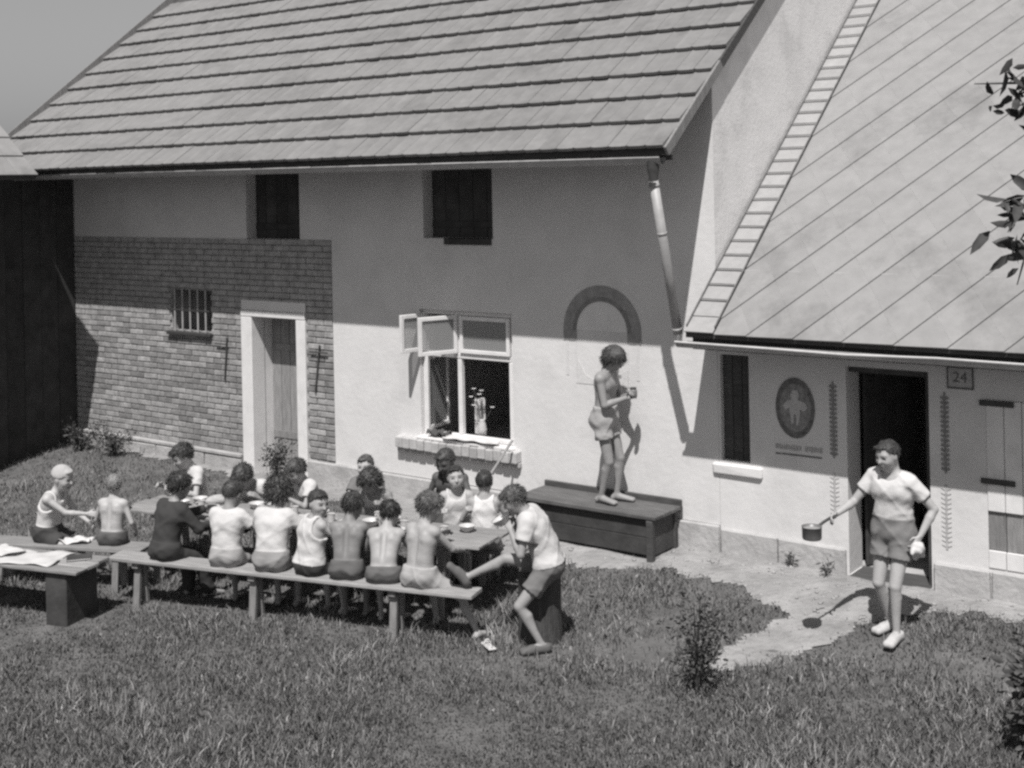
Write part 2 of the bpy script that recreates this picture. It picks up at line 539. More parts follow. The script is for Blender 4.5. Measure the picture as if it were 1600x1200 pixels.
# main window
wi = empty('window', parent=house)
a, c, d, e = WIN
room(wi, a-.3, c+.3, d-.2, e+.1, .27, 2.2)
fw = .055
def bar(x0, x1, z0, z1, y0=.05, y1=.11, name='frame', p=wi, m=white_paint):
    return MB().bevbox(x0, x1, y0, y1, z0, z1, b=.006).build(name, m, p)
bar(a+.004, a+fw, d+.004, e-.004, name='jamb'); bar(c-fw, c-.004, d+.004, e-.004, name='jamb')
bar(a+fw+.002, c-fw-.002, e-fw, e-.004, name='head'); bar(a+fw+.002, c-fw-.002, d+.004, d+fw, name='bottom_rail')
MB().bevbox(a-.02, c+.02, -.07, .05, 1.028, 1.058, b=.006).build('sill_board', white_paint, wi)
TR = 2.02; MU = -3.33
bar(a+fw+.002, c-fw-.002, TR-.03, TR+.03, .045, .115, name='transom')
bar(MU-.03, MU+.03, d+fw+.002, TR-.032, .05, .11, name='mullion')
bar(MU-.025, MU+.025, TR+.032, e-fw-.002, .05, .11, name='mullion')
def sash(hinge, w, z0, z1, ang, name='sash', parent=wi, f=.045):
    """leaf hinged at (hinge, .05); ang = rotation about z; leaf lies along +x local"""
    o = empty(name, (hinge, .04, 0), ang, parent=parent)
    MB().bevbox(0, f, -.02, .02, z0, z1, b=.004).build('stile', white_paint, o)
    MB().bevbox(w-f, w, -.02, .02, z0, z1, b=.004).build('stile', white_paint, o)
    MB().bevbox(f+.001, w-f-.001, -.02, .02, z1-f, z1, b=.004).build('rail', white_paint, o)
    MB().bevbox(f+.001, w-f-.001, -.02, .02, z0, z0+f, b=.004).build('rail', white_paint, o)
    MB().box(f, w-f, -.004, .004, z0+f, z1-f).build('pane', glass, o)
    return o
sash(MU+.03, c-fw-MU-.035, TR+.035, e-fw-.005, 0.0)
sash(a+.05, .36, TR+.03, e-.05, math.radians(-102))
sash(MU-.02, .50, TR+.03, e-.05, math.radians(-112))
sash(a+.06, .48, d+.06, TR-.035, math.radians(98))
sash(c-.06, .62, d+.06, TR-.035, math.radians(98))
# curtain strip and things on the inner sill
cur = MB()
for k in range(9):
    x0 = MU+.10+k*.016
    cur.quad((x0, .19+.012*(k % 2), d+.05), (x0+.016, .19+.012*((k+1) % 2), d+.05), (x0+.016, .19+.012*((k+1) % 2), d+.46), (x0, .19+.012*(k % 2), d+.46))
cur.build('curtain', curtain_m, wi)
# outer sill of bricks set on edge
sl = empty('brick_sill', parent=wi)
x0, x1 = -4.22, -2.43
n = 16; w = (x1-x0)/n
sill_m = mat('sill_brick', .42, var=.2, scale=12, rnd=.16, bump=.004, bscale=60)
sm = MB().bevbox(-w/2+.004, w/2-.004, -.10, .05, -.062, .062, b=.008).mesh('brick')
for v in sm.vertices:
    v.co.z -= .10*(.05-v.co.y)
sm.materials.append(sill_m)
for k in range(n):
    zc = .975
    link('brick', sm, None, sl, (x0+(k+.5)*w, random.uniform(-.006, .004), zc+random.uniform(-.005, .005)))
MB().bevbox(x0, x1, -.06, .03, .845, .905, b=.01).build('sill_bed', cement_m, sl)

# painted arch on the facade
ar = empty('painted_arch', parent=house)
cx_, cz_, ro, ri = -1.35, 2.41, .485, .315
def arc_band(cx, cz, ro, ri, y, a0=0, a1=PI, n=40, sx=1.0):
    b = MB(); vs = []; fs = []
    for i in range(n+1):
        w_ = a0+(a1-a0)*i/n
        for rr in (ro, ri):
            vs += [(cx+sx*rr*math.cos(w_), y, cz+rr*math.sin(w_))]
    for i in range(n): fs.append((2*i, 2*i+1, 2*i+3, 2*i+2))
    return b.add(vs, fs)
arc_band(cx_, cz_, ro, ri+.05, -.004).build('arch_band', paint_dark, ar)
arc_band(cx_, cz_, ri+.05, ri, -.006).build('arch_band', mat('mural_deep', .22, var=.3, scale=18), ar)
arc_band(cx_, cz_, ri, 0.001, -.003).build('arch_field', mat('mural_field', .70, var=.08, scale=6), ar)
for sgn in (-1, 1):
    xa, xb = sorted((cx_+sgn*ro, cx_+sgn*ri))
    MB().box(xa, xb, -.004, -.001, 2.29, cz_-.001).build('arch_foot', paint_dark, ar)  # dark paint carried down to the edge of the eave shadow
    MB().box(cx_+sgn*(ro-.045)-.018, cx_+sgn*(ro-.045)+.018, -.004, -.001, 1.92, 2.288).build('arch_leg', paint_sunlit, ar)  # below the eave shadow the sunlight is painted in as a paler tone
    MB().box(cx_+sgn*(ri+.01)-.010, cx_+sgn*(ri+.01)+.010, -.004, -.001, 1.84, 2.288).build('arch_leg', paint_sunlit, ar)
MB().prism([(-1.66, 1.84), (-1.03, 1.84), (-1.03, 2.02), (-1.22, 1.94), (-1.36, 1.86), (-1.55, 1.93), (-1.66, 2.10)], -.004, -.001).build('painted_hill', paint_sunlit, ar)
for (x, z, q) in ((-1.17, 2.02, .028), (-1.10, 2.09, .022), (-1.13, 1.95, .02), (-1.06, 2.14, .02)):
    b = MB(); b.add([(x+q*math.cos(2*PI*k/10), -.006, z+q*math.sin(2*PI*k/10)) for k in range(10)], [tuple(range(10))])
    b.build('painted_spot', paint_dark, ar)

# roof : sarking slab + tiles
roof = roof_slab(house, HL, HR+.04, RE+.02, ZE-.03, RIDGE, PM, .07, wood_dark, 'roof')
b = MB()
b.quad((HL, RIDGE, rz(RIDGE)+.06), (HR+.04, RIDGE, rz(RIDGE)+.06), (HR+.04, 9.6, 4.35), (HL, 9.6, 4.35))
b.build('rear_slope', tile_m, roof)
TW, TL = .2, .417
cp, sp = math.cos(PM), math.sin(PM)
prof = [(0, .013), (.016, .019), (.032, .013), (.05, .010), (.15, .010), (.168, .012), (.199, .013)]
vs, fs = [], []
for (dd, up) in ((0.0, .052), (TL+.06, .0)):
    for (x, h_) in prof: vs.append((x, dd, h_+up))
    for (x, h_) in prof: vs.append((x, dd, h_+up-.034 if dd == 0 else h_+up-.014))
n = len(prof)
for i in range(n-1):
    fs.append((i, i+1, 2*n+i+1, 2*n+i))
    fs.append((i, n+i, n+i+1, i+1))
    fs.append((n+i, 3*n+i, 3*n+i+1, n+i+1))
    fs.append((2*n+i, 2*n+i+1, 3*n+i+1, 3*n+i))
fs += [(0, 2*n, 3*n, n), (n-1, 2*n-1, 4*n-1, 3*n-1)]
tile_me = MB().add(vs, fs).mesh('roof_tile')
tile_me.materials.append(tile_m)
ntl = int(round((HR+.05-HL)/TW)); ncr = int((RIDGE-RE)/cp/TL)+1
tiles = []
for j in range(ncr):
    for i in range(ntl):
        x = HR+.05-(i+1)*TW
        dd = j*TL
        tiles.append((x, RE-.05+dd*cp, ZE-.03-.05*.78+.008+dd*sp, j, i))
def tile_rank(t):
    p = W(t[0], t[1]); v = 285-2000*(t[2]-4)/p.y
    return (0 if v > 0 else 1, p.y)
tiles.sort(key=tile_rank)
tv0 = np.array([v.co for v in tile_me.vertices]); tf0 = [tuple(p.vertices) for p in tile_me.polygons]
rest = MB()
for k, (x, r_, z, j, i) in enumerate(tiles):
    e_ = Euler((PM+random.uniform(-.005, .005), random.uniform(-.006, .006), random.uniform(-.005, .005)))
    q = (x, r_+random.uniform(-.006, .005), z+random.uniform(-.001, .003))
    if k < 300:
        link('roof_tile', tile_me, None, roof, q, e_)
    elif k < 900:
        M_ = Matrix.Translation(q) @ e_.to_matrix().to_4x4()
        rest.add([M_ @ Vector(v) for v in tv0], tf0)
rr = link('roof_tiles_beyond', bpy.data.meshes.new('roof_tiles_beyond'), tile_m, roof)
rr.data.from_pydata([tuple(p) for p in rest.v], [], rest.f)
tag(rr, kind='stuff')
# barge board along the right verge, lighter at its lower end
M_ = Matrix.Translation((HR+.055, RE-.03, ZE-.10)) @ Matrix.Rotation(PM, 4, 'X')
MB().box(0, .028, 0, 1.42, -.01, .085, M_).build('barge_board', wood_grey, roof)
MB().box(0.002, .026, 1.425, 6.5, -.01, .085, M_).build('barge_board', wood_dark, roof)
M_ = Matrix.Translation((HL-.035, RE-.05, ZE-.10)) @ Matrix.Rotation(PM, 4, 'X')
MB().box(0, .028, 0, 6.8, -.02, .155, M_).build('barge_board', wood_grey, roof)
# gutter and downpipe
def half_gutter(s0, s1, r, z0, z1, rad, name, parent, m=zinc):
    b = MB(); n = 10; vs = []; fs = []
    for (s, zc) in ((s0, z0), (s1, z1)):
        for k in range(n+1):
            w_ = PI+PI*k/n
            vs.append((s, r+rad*math.cos(w_), zc+rad*math.sin(w_)))
        for k in range(n+1):
            w_ = PI+PI*k/n
            vs.append((s, r+(rad-.004)*math.cos(w_), zc+(rad-.004)*math.sin(w_)))
    m2 = 2*(n+1)
    for k in range(n):
        fs.append((k, k+1, m2+k+1, m2+k)); fs.append((n+1+k, m2+n+1+k, m2+n+2+k, n+2+k))
    b.add(vs, fs)
    b.tube([(s0, r-rad, z0), (s1, r-rad, z1)], .009, 6)
    return b.build(name, m, parent, smooth=True)
g_ = half_gutter(HL, HR-.02, RE+.03, ZE-.10, ZE-.125, .062, 'gutter', house)
for k in range(13):
    x = -10.9+k*.9
    MB().tube([(x, RE-.035, ZE-.11), (x, RE+.03, ZE-.18), (x, RE+.095, ZE-.11)], .006, 5).build('bracket', iron, g_)
dp = empty('downpipe', parent=house)
MB().lathe([(.060, .05), (.060, -.03), (.045, -.10), (.043, -.2)], 16, (-.12, RE+.03, ZE-.20)).build('hopper', iron, dp, smooth=True)
p0, p1 = Vector((-.12, RE+.03, ZE-.34)), Vector((-.10, -.60, 2.52))
MB().tube([p0, p0.lerp(p1, .5), p1], .046, 14).build('pipe', zinc, dp, smooth=True)
for t in (.03, .34, .97):
    q = p0.lerp(p1, t); dv = (p1-p0).normalized()
    MB().tube([q-dv*.012, q+dv*.012], .0495, 14).build('collar', zinc, dp, smooth=True)
# small fascia board under eaves
MB().box(HL, HR+.03, RE+.11, RE+.135, ZE-.15, ZE-.10).build('fascia', wood_dark, roof)

# ================================================================== COTTAGE WING (right)
wing = empty('cottage_wing', (C0.x, C0.y, 0), HOUSE_RZ, 'low whitewashed wing with pale slate roof and painted ornaments round its door', 'house')
WD = (1.33, 2.10, .29, 2.23); WW = (.03, .34, 1.21, 2.26); D2 = (2.60, 3.35, .56, 2.03)
me = wall_mesh(0.003, 5.0, .0, 3.1, [(*WD, .32), (*WW, .14), (*D2, .05)])
link('front_wall', me, plaster, wing)
b = MB(); b.quad((5, 0, 0), (5, 8, 0), (5, 8, 2.6), (5, 4.3, 6.4), (5, 0, 3.0)); b.build('end_wall', plaster_rough, wing)
# plinth
b = empty('plinth', parent=wing)
for (x0, x1) in ((.01, .62), (.62, 1.31), (2.12, 2.62), (2.62, 3.3), (3.3, 4.2), (4.2, 5.0)):
    MB().bevbox(x0+.004, x1-.004, -.04+random.uniform(-.006, .006), .03, -.02, .53+random.uniform(-.012, .012), b=.014, jit=.006).build('stone_block', cement_m, b)
# window with closed dark shutter
ws = empty('shuttered_window', parent=wing)
for k in range(3):
    w = (WW[1]-WW[0])/3
    MB().bevbox(WW[0]+k*w+.003, WW[0]+(k+1)*w-.003, .06, .085, WW[2]+.004, WW[3]-.004, b=.003).build('board', wood_dark, ws)
MB().box(WW[0]+.002, WW[1]-.002, .09, .10, WW[2]+.002, WW[3]-.002).build('backing', wood_black, ws)
MB().bevbox(-.06, .47, -.035, .02, 1.075, 1.185, b=.015, jit=.006).build('sill', plaster, ws)
# doorway
wd = empty('doorway', parent=wing)
room(wd, WD[0]-.2, WD[1]+.4, WD[2], WD[3]+.1, .325, 2.6)
M_ = Matrix.Translation((WD[0]+.05, .30, 0)) @ Matrix.Rotation(math.radians(70), 4, 'Z')
n = 5
for k in range(n):
    MB().bevbox(k*.15+.002, (k+1)*.15-.002, -.015, .015, WD[2]+.02, WD[3]-.02, b=.003, m=M_).build('plank', wood_black, wd)
MB().bevbox(WD[1]-.05, WD[1]-.003, .06, .12, WD[2]+.005, WD[3]-.004, b=.005).build('jamb', wood_black, wd)
MB().bevbox(WD[0]+.003, WD[1]-.053, .06, .12, WD[3]-.06, WD[3]-.004, b=.005).build('head', wood_black, wd)
MB().bevbox(WD[0]+.004, WD[1]-.004, -.04, .32, .10, .298, b=.015, jit=.003).build('doorstep', wood_dark, wd)
# right-hand plank door with strap hinges
d2 = empty('stable_door', parent=wing)
n = 5; w = (D2[1]-D2[0])/n
for k in range(n):
    MB().bevbox(D2[0]+k*w+.003, D2[0]+(k+1)*w-.003, -.01, .02, 1.06, D2[3]-.004, b=.003).build('plank', white_paint, d2)
    MB().bevbox(D2[0]+k*w+.003, D2[0]+(k+1)*w-.003, .012, .04, .72, 1.055, b=.003).build('lower_plank', wood_grey, d2)
    MB().bevbox(D2[0]+k*w+.003, D2[0]+(k+1)*w-.003, -.01, .02, D2[2]+.004, .715, b=.003).build('plank', white_paint, d2)
MB().box(D2[0]+.002, D2[1]-.002, .041, .048, D2[2]+.002, D2[3]-.002).build('backing', wood_black, d2)
for z in (2.0, 1.32):
    MB().bevbox(D2[0]-.05, D2[0]+.24, -.03, -.012, z-.025, z+.025, b=.005).build('strap_hinge', iron, d2)
MB().tube([(D2[0]+.62, -.04, 1.3), (D2[0]+.62, -.04, 1.45)], .012, 8).build('handle', iron, d2)
# painted oval emblem and caption
om = empty('painted_emblem', parent=wing)
def oval(cx, cz, rx, rzz, y, n=44, ri=0.0):
    b = MB(); vs = []; fs = []
    for i in range(n):
        w_ = 2*PI*i/n
        vs += [(cx+rx*math.cos(w_), y, cz+rzz*math.sin(w_)), (cx+ri*rx*math.cos(w_), y, cz+ri*rzz*math.sin(w_))]
    for i in range(n):
        j = (i+1) % n
        fs.append((2*i, 2*j, 2*j+1, 2*i+1))
    if ri == 0: 
        b.add([vs[2*i] for i in range(n)], [tuple(range(n))]); return b
    return b.add(vs, fs)
EX, EZ = .82, 1.795
oval(EX, EZ, .195, .285, -.003).build('oval_field', mat('emblem_field', .25, var=.45, scale=22), om)
oval(EX, EZ, .20, .29, -.006, ri=.80).build('oval_border', mat('emblem_border', .15, var=.5, scale=26), om)
fig = [(-.02, .17), (.03, .17), (.045, .12), (.03, .08), (.10, .06), (.13, .01), (.09, -.03), (.05, -.01), (.05, -.08), (.03, -.16), (.012, -.16), (.01, -.06),
       (-.01, -.06), (-.015, -.15), (-.04, -.15), (-.05, -.06), (-.06, 0), (-.10, -.03), (-.12, .02), (-.08, .07), (-.03, .08), (-.045, .12)]
MB().prism([(EX+x, EZ+z) for x, z in fig], -.009, -.0062).build('painted_figure', paint_mid, om)
x = .61
while x < 1.08:
    w = random.uniform(.012, .03)
    if random.random() > .12:
        MB().box(x, x+w, -.004, -.001, 1.385+random.uniform(0, .01), 1.44-random.uniform(0, .012)).build('caption_stroke', mat('caption', .36, var=.35, scale=60), om)
    x += w+.008
MB().box(.61, .665, -.004, -.001, 1.335, 1.350).build('underline', paint_black, om)
MB().box(.675, 1.08, -.004, -.001, 1.337, 1.352).build('underline', paint_black, om)
# painted stems beside the door
def stem(x, segs, material_top, material_low):
    o = empty('painted_stem', parent=wing)
    for (z0, z1, low) in segs:
        m_ = material_low if low else material_top
        b = MB(); b.box(x-.010, x+.010, -.004, -.001, z0, z1)
        z = z0+.02; sgn = 1
        while z < z1-.03:
            L_ = .045 if low else .040
            for sgn in (-1, 1):
                if low:
                    b.prism([(x+sgn*.008, z), (x+sgn*L_, z+.018), (x+sgn*L_, z+.026), (x+sgn*.008, z+.012)], -.004, -.001)
                else:
                    b.prism([(x+sgn*.008, z), (x+sgn*L_, z+.012), (x+sgn*L_*.8, z+.038), (x+sgn*.008, z+.03)], -.004, -.001)
            z += .042
        b.build('painted_leaf', m_, o)
low_m = mat('mural_low', .42, var=.3, scale=40)
stem(1.20, [(1.36, 2.08, False), (.80, 1.22, True)], mat('mural_stem', .24, var=.35, scale=30), low_m)
stem(2.24, [(1.34, 2.06, False), (.66, 1.24, True)], MATS['mural_stem'], low_m)
# house number plate
npl = empty('number_plate', parent=wing)
NX, NZ = 2.385, 2.20
MB().bevbox(NX-.105, NX+.105, -.012, -.002, NZ-.085, NZ+.085, b=.003).build('plate', paint_mid, npl)
for (x0, x1, z0, z1) in ((-.115, .115, .085, .10), (-.115, .115, -.10, -.085), (-.115, -.105, -.0849, .0849), (.105, .115, -.0849, .0849)):
    MB().box(NX+x0, NX+x1, -.016, -.001, NZ+z0, NZ+z1).build('plate_border', paint_black, npl)
def digits(txt, x, z, size, y, parent, material):
    cu = bpy.data.curves.new('digits', 'FONT'); cu.body = txt; cu.size = size; cu.align_x = 'CENTER'; cu.align_y = 'CENTER'; cu.extrude = .001
    o = bpy.data.objects.new('tmp', cu); COL.objects.link(o)
    me = bpy.data.meshes.new_from_object(o.evaluated_get(bpy.context.evaluated_depsgraph_get()))
    bpy.data.objects.remove(o)
    me.materials.clear(); me.materials.append(material)
    return link('digits', me, None, parent, (x, y, z), (PI/2, 0, 0))
digits('24', NX, NZ, .13, -.0145, npl, paint_black)

# wing roof with diagonal slates
PW = math.atan(.8); WE, WZ = -.65, 2.57
wr = roof_slab(wing, .012, 5.05, WE, WZ-.015, 4.3, PW, .06, wood_dark, 'roof')
b = MB(); zr = WZ-.015+(4.3-WE)*.8
b.quad((.012, 4.3, zr), (5.05, 4.3, zr), (5.05, 9, 2.6), (.012, 9, 2.6)); b.build('rear_slope', slate_m, wr)
HA, HB = .23, .352
M_ = Matrix.Translation((0, WE, WZ)) @ Matrix.Rotation(PW, 4, 'X')
DL = (4.3-WE)/math.cos(PW)
ga, gb = .0020, .0003
for j in range(-1, int(DL/HB)+2):
    for i in range(-1, 11):
        cx = i*2*HA+(HA if j % 2 else 0); cy = j*HB
        if cx > 4.6 or cx-HA > 3.6+.0*cy: continue
        # edges up-right open wider than edges up-left
        ux, uy = HA, HB; L_ = math.hypot(ux, uy)
        du = gb/L_; dv = ga/L_
        pa = [(1-du-0, 0)]
        def pt(u, v): return (cx+(u-v)*HA*.5*2/2*1.0, cy+(u+v)*HB/2)
        poly = [pt(-1+gb/L_*2, -1+ga/L_*2), pt(1-gb/L_*2, -1+ga/L_*2), pt(1-gb/L_*2, 1-ga/L_*2), pt(-1+gb/L_*2, 1-ga/L_*2)]
        poly = clip_poly(poly, .33, 5.0, -.05, DL)
        if len(poly) < 3: continue
        bb = MB(); n = len(poly)
        up = [.004+.010*(1-((y-cy)/HB-(x-cx)/HA))/2+.001*random.random() for (x, y) in poly]
        bb.add([(x, y, u) for (x, y), u in zip(poly, up)]+[(x, y, -.002) for (x, y) in poly],
               [tuple(range(n)), tuple(reversed(range(n, 2*n)))]+[(k, (k+1) % n, (k+1) % n+n, k+n) for k in range(n)])
        me = bb.mesh('slate')
        o = link('slate', me, slate_m, wr)
        o.matrix_local = M_.copy()
# verge strip against the gable, in short overlapping sheets
vstrip = mat('verge_sheet', .31, var=.10, scale=10, rnd=.06, bump=.002, bscale=40)
y = -.04; k = 0
while y < DL:
    L_ = .215
    MM = M_ @ Matrix.Translation((0, y, 0)) @ Matrix.Rotation(-.03, 4, 'X')
    o = MB().box(.015, .318, 0, L_-.006, .004, .016).build('verge_sheet', vstrip, wr)
    o.matrix_local = MM
    y += L_; k += 1
# eave board, wing gutter
MB().box(.02, 5.0, WE+.12, WE+.15, WZ-.20, WZ-.06).build('fascia', wood_dark, wr)
gpts = [(0.0, .0), (.9, -.006), (1.7, -.016), (2.5, .006), (3.4, .0), (5.0, .0)]
b = MB()
half_gutter(-.10, 5.0, WE+.05, WZ-.125, WZ-.125, .058, 'gutter', wing)
MB().tube([(s-.1, WE-.018, WZ-.122+dz) for s, dz in gpts], .010, 6).build('gutter_rim', mat('bright_zinc', .6, var=.1, scale=8, rough=.45), wing)

# roof ladder lying on the wing roof
rl = empty('roof_ladder', (C0.x, C0.y, 0), HOUSE_RZ, 'thin dark ladder lying on the slate roof against the gable wall', 'ladder')
lm = mat('ladder_wood', .17, var=.3, scale=12)
for x in (.022, .322):
    o = MB().bevbox(x-.006, x+.006, .02, DL-.3, .022, .040, b=.003).build('rail', lm, rl); o.matrix_local = M_.copy()
y = -.04+.215*2
while y < DL-.4:
    o = MB().tube([(.028, y, .034), (.318, y+random.uniform(-.006, .006), .034)], .0055, 6).build('rung', lm, rl); o.matrix_local = M_.copy()
    y += .215

# ================================================================== BARN (left)
barn = empty('barn', (C0.x, C0.y, 0), HOUSE_RZ, 'dark timber barn at the left edge with pale roof edge over shadow', 'barn')
BC = (-9.43, -1.36, 4.22)     # far eave corner
bp_ = math.radians(39)
# local roof frame: eave along r, rising to the left (-s)
rb = MB(); n_ = 6.5
M_ = Matrix(((-math.cos(bp_), 0, math.sin(bp_), BC[0]), (0, 1, 0, BC[1]), (math.sin(bp_), 0, math.cos(bp_), BC[2]), (0, 0, 0, 1)))
broof = MB().box(0, 5.0, -9, 0, -.07, -.005).build('roof', wood_dark, barn); broof.matrix_local = M_.copy()
for i in range(3):
    for j in range(12):
        o = MB().bevbox(0, .43, -.147, .147, -.004, .014, b=.003).build('slate', slate_m, broof)
        o.matrix_local = Matrix.Translation((i*.42-.02, -(j+.5)*.3, .022)) @ Matrix.Rotation(.045, 4, 'Y')
MB().box(1.25, 5.0, -9, 0.0, -.004, .014).build('upper_slope', slate_m, broof)
MB().box(0, 1.24, -9, -3.61, -.004, .014).build('front_slope', slate_m, broof)
wl = empty('boarded_wall', parent=barn)
for k in range(29):
    y0 = -.03-k*.28
    MB().bevbox(-10.60, -10.57+random.uniform(-.01, .01), y0-.275, y0, -.05, 4.45, b=.004).build('board', wood_black, wl)
MB().box(-13.2, -10.61, -8.1, -.03, -.05, 4.25).build('barn_core', wood_black, barn)


# ================================================================== FIGURES : smooth-blended volume, one continuous surface per body
class Vol:
    def __init__(self, lo, hi, h):
        self.h = h
        self.lo = np.array(lo, float)
        n = np.ceil((np.array(hi)-self.lo)/h).astype(int)+1
        self.ax = [self.lo[i]+h*np.arange(n[i]) for i in range(3)]
        self.f = np.full(tuple(n), .25, np.float32)
    def _sl(self, lo, hi):
        s = []
        for i in range(3):
            a = int(max(0, math.floor((lo[i]-self.lo[i])/self.h)))
            b = int(min(len(self.ax[i]), math.ceil((hi[i]-self.lo[i])/self.h)+1))
            if b <= a: return None, None
            s.append(slice(a, b))
        g = (self.ax[0][s[0]][:, None, None], self.ax[1][s[1]][None, :, None], self.ax[2][s[2]][None, None, :])
        return tuple(s), g
    def _u(self, s, d, k):
        a = self.f[s]
        hh = np.maximum(k-np.abs(a-d), 0)/k
        self.f[s] = np.minimum(a, d)-hh*hh*k*.25
    def cone(self, a, b, ra, rb, k=.03):
        a = np.array(a, float); b = np.array(b, float)
        m = max(ra, rb)+k+3*self.h
        s, g = self._sl(np.minimum(a, b)-m, np.maximum(a, b)+m)
        if s is None: return self
        d = b-a; L2 = max(float(d@d), 1e-9)
        px, py, pz = g[0]-a[0], g[1]-a[1], g[2]-a[2]
        t = np.clip((px*d[0]+py*d[1]+pz*d[2])/L2, 0, 1)
        dist = np.sqrt((px-t*d[0])**2+(py-t*d[1])**2+(pz-t*d[2])**2)-(ra+(rb-ra)*t)
        self._u(s, dist.astype(np.float32), k)
        return self
    def _ell(self, c, ax, r, m):
        c = np.array(c, float)
        R = max(r)+m
        s, g = self._sl(c-R, c+R)
        if s is None: return None, None
        p = [g[i]-c[i] for i in range(3)]
        q = [(p[0]*ax[i][0]+p[1]*ax[i][1]+p[2]*ax[i][2]) for i in range(3)]
        k0 = np.sqrt(sum((q[i]/r[i])**2 for i in range(3)))
        k1 = np.sqrt(sum((q[i]/r[i]**2)**2 for i in range(3)))+1e-6
        return s, (k0*(k0-1)/k1).astype(np.float32)
    def ell(self, c, ax, r, k=.02):
        s, d = self._ell(c, ax, r, k+3*self.h)
        if s is not None: self._u(s, d, k)
        return self
    def sub_ell(self, c, ax, r, k=.01):
        s, d = self._ell(c, ax, r, k+3*self.h)
        if s is None: return self
        a = self.f[s]; d = -d
        hh = np.maximum(k-np.abs(a-d), 0)/k
        self.f[s] = np.maximum(a, d)+hh*hh*k*.25
        return self
    def cut(self, o, n):
        """keep the side where (p-o).n < 0"""
        n = np.array(n, float); n /= np.linalg.norm(n)
        g = (self.ax[0][:, None, None], self.ax[1][None, :, None], self.ax[2][None, None, :])
        d = (g[0]-o[0])*n[0]+(g[1]-o[1])*n[1]+(g[2]-o[2])*n[2]
        self.f = np.maximum(self.f, d.astype(np.float32))
        return self
    def grid(self):
        return (self.ax[0][:, None, None], self.ax[1][None, :, None], self.ax[2][None, None, :])
    def mesh(self):
        f = self.f; s = f < 0
        n = f.shape
        cs = np.zeros((n[0]-1, n[1]-1, n[2]-1), np.int8)
        for i in (0, 1):
            for j in (0, 1):
                for k in (0, 1):
                    cs += s[i:n[0]-1+i, j:n[1]-1+j, k:n[2]-1+k]
        act = (cs > 0) & (cs < 8)
        I, J, K = np.nonzero(act)
        idx = np.full(act.shape, -1, np.int64); idx[I, J, K] = np.arange(len(I))
        acc = np.zeros((len(I), 3)); cnt = np.zeros(len(I))
        cor = [(i, j, k) for i in (0, 1) for j in (0, 1) for k in (0, 1)]
        for a in cor:
            for ax in range(3):
                if a[ax]: continue
                b = list(a); b[ax] = 1
                fa = f[I+a[0], J+a[1], K+a[2]]; fb = f[I+b[0], J+b[1], K+b[2]]
                m = (fa < 0) != (fb < 0)
                t = np.where(m, fa/(fa-fb+1e-12), 0)
                for c in range(3):
                    acc[:, c] += np.where(m, a[c]+(t if c == ax else 0), 0)
                cnt += m
        V = (acc/cnt[:, None]+np.stack([I, J, K], 1))*self.h+self.lo
        Fs = []
        for ax in range(3):
            sl0 = [slice(None)]*3; sl1 = [slice(None)]*3
            sl0[ax] = slice(0, -1); sl1[ax] = slice(1, None)
            a = s[tuple(sl0)]; b = s[tuple(sl1)]
            u, v = [(1, 2), (2, 0), (0, 1)][ax]
            ch = a != b
            P = np.nonzero(ch)
            ok = (P[u] > 0) & (P[v] > 0) & (P[u] < n[u]-1) & (P[v] < n[v]-1)
            P = [p[ok] for p in P]
            neg = a[P[0], P[1], P[2]]
            def cidx(du, dv):
                q = [P[0].copy(), P[1].copy(), P[2].copy()]
                q[u] -= du; q[v] -= dv
                return idx[q[0], q[1], q[2]]
            A, B, Cc, D = cidx(1, 1), cidx(0, 1), cidx(0, 0), cidx(1, 0)
            quad = np.stack([A, B, Cc, D], 1)
            quad[~neg] = quad[~neg][:, ::-1]
            Fs.append(quad)
        return V, np.concatenate(Fs)

def nrm(v):
    v = np.array(v, float); return v/(np.linalg.norm(v)+1e-12)
def ik(a, t, l1, l2, pole):
    a = np.array(a, float); t = np.array(t, float)
    d = t-a; L = np.linalg.norm(d)
    mx = (l1+l2)*.995
    if L > mx: t = a+d/L*mx; d = t-a; L = mx
    mn = abs(l1-l2)+.03
    if L < mn: t = a+d/L*mn; d = t-a; L = mn
    u = d/L
    x = (l1*l1-l2*l2+L*L)/(2*L)
    y = math.sqrt(max(l1*l1-x*x, 1e-6))
    p = np.array(pole, float); p = p-u*(p@u); p = nrm(p)
    return a+u*x+p*y, t

def skin_mat():
    return mat('skin', .3, var=.10, scale=14, rough=.55, spec=.35, attr=True, bump=.0015, bscale=70)
def hair_mat(tone):
    return mat('hair_%02d' % int(tone*100), tone, var=.45, scale=28, rough=.5, spec=.4, bump=.006, bscale=90, stretch=(1, 1, .35))
def cloth_mat(tone):
    return mat('cloth_%02d' % int(tone*100), tone, var=.08, scale=9, rough=.9, spec=.15, bump=.004, bscale=26)

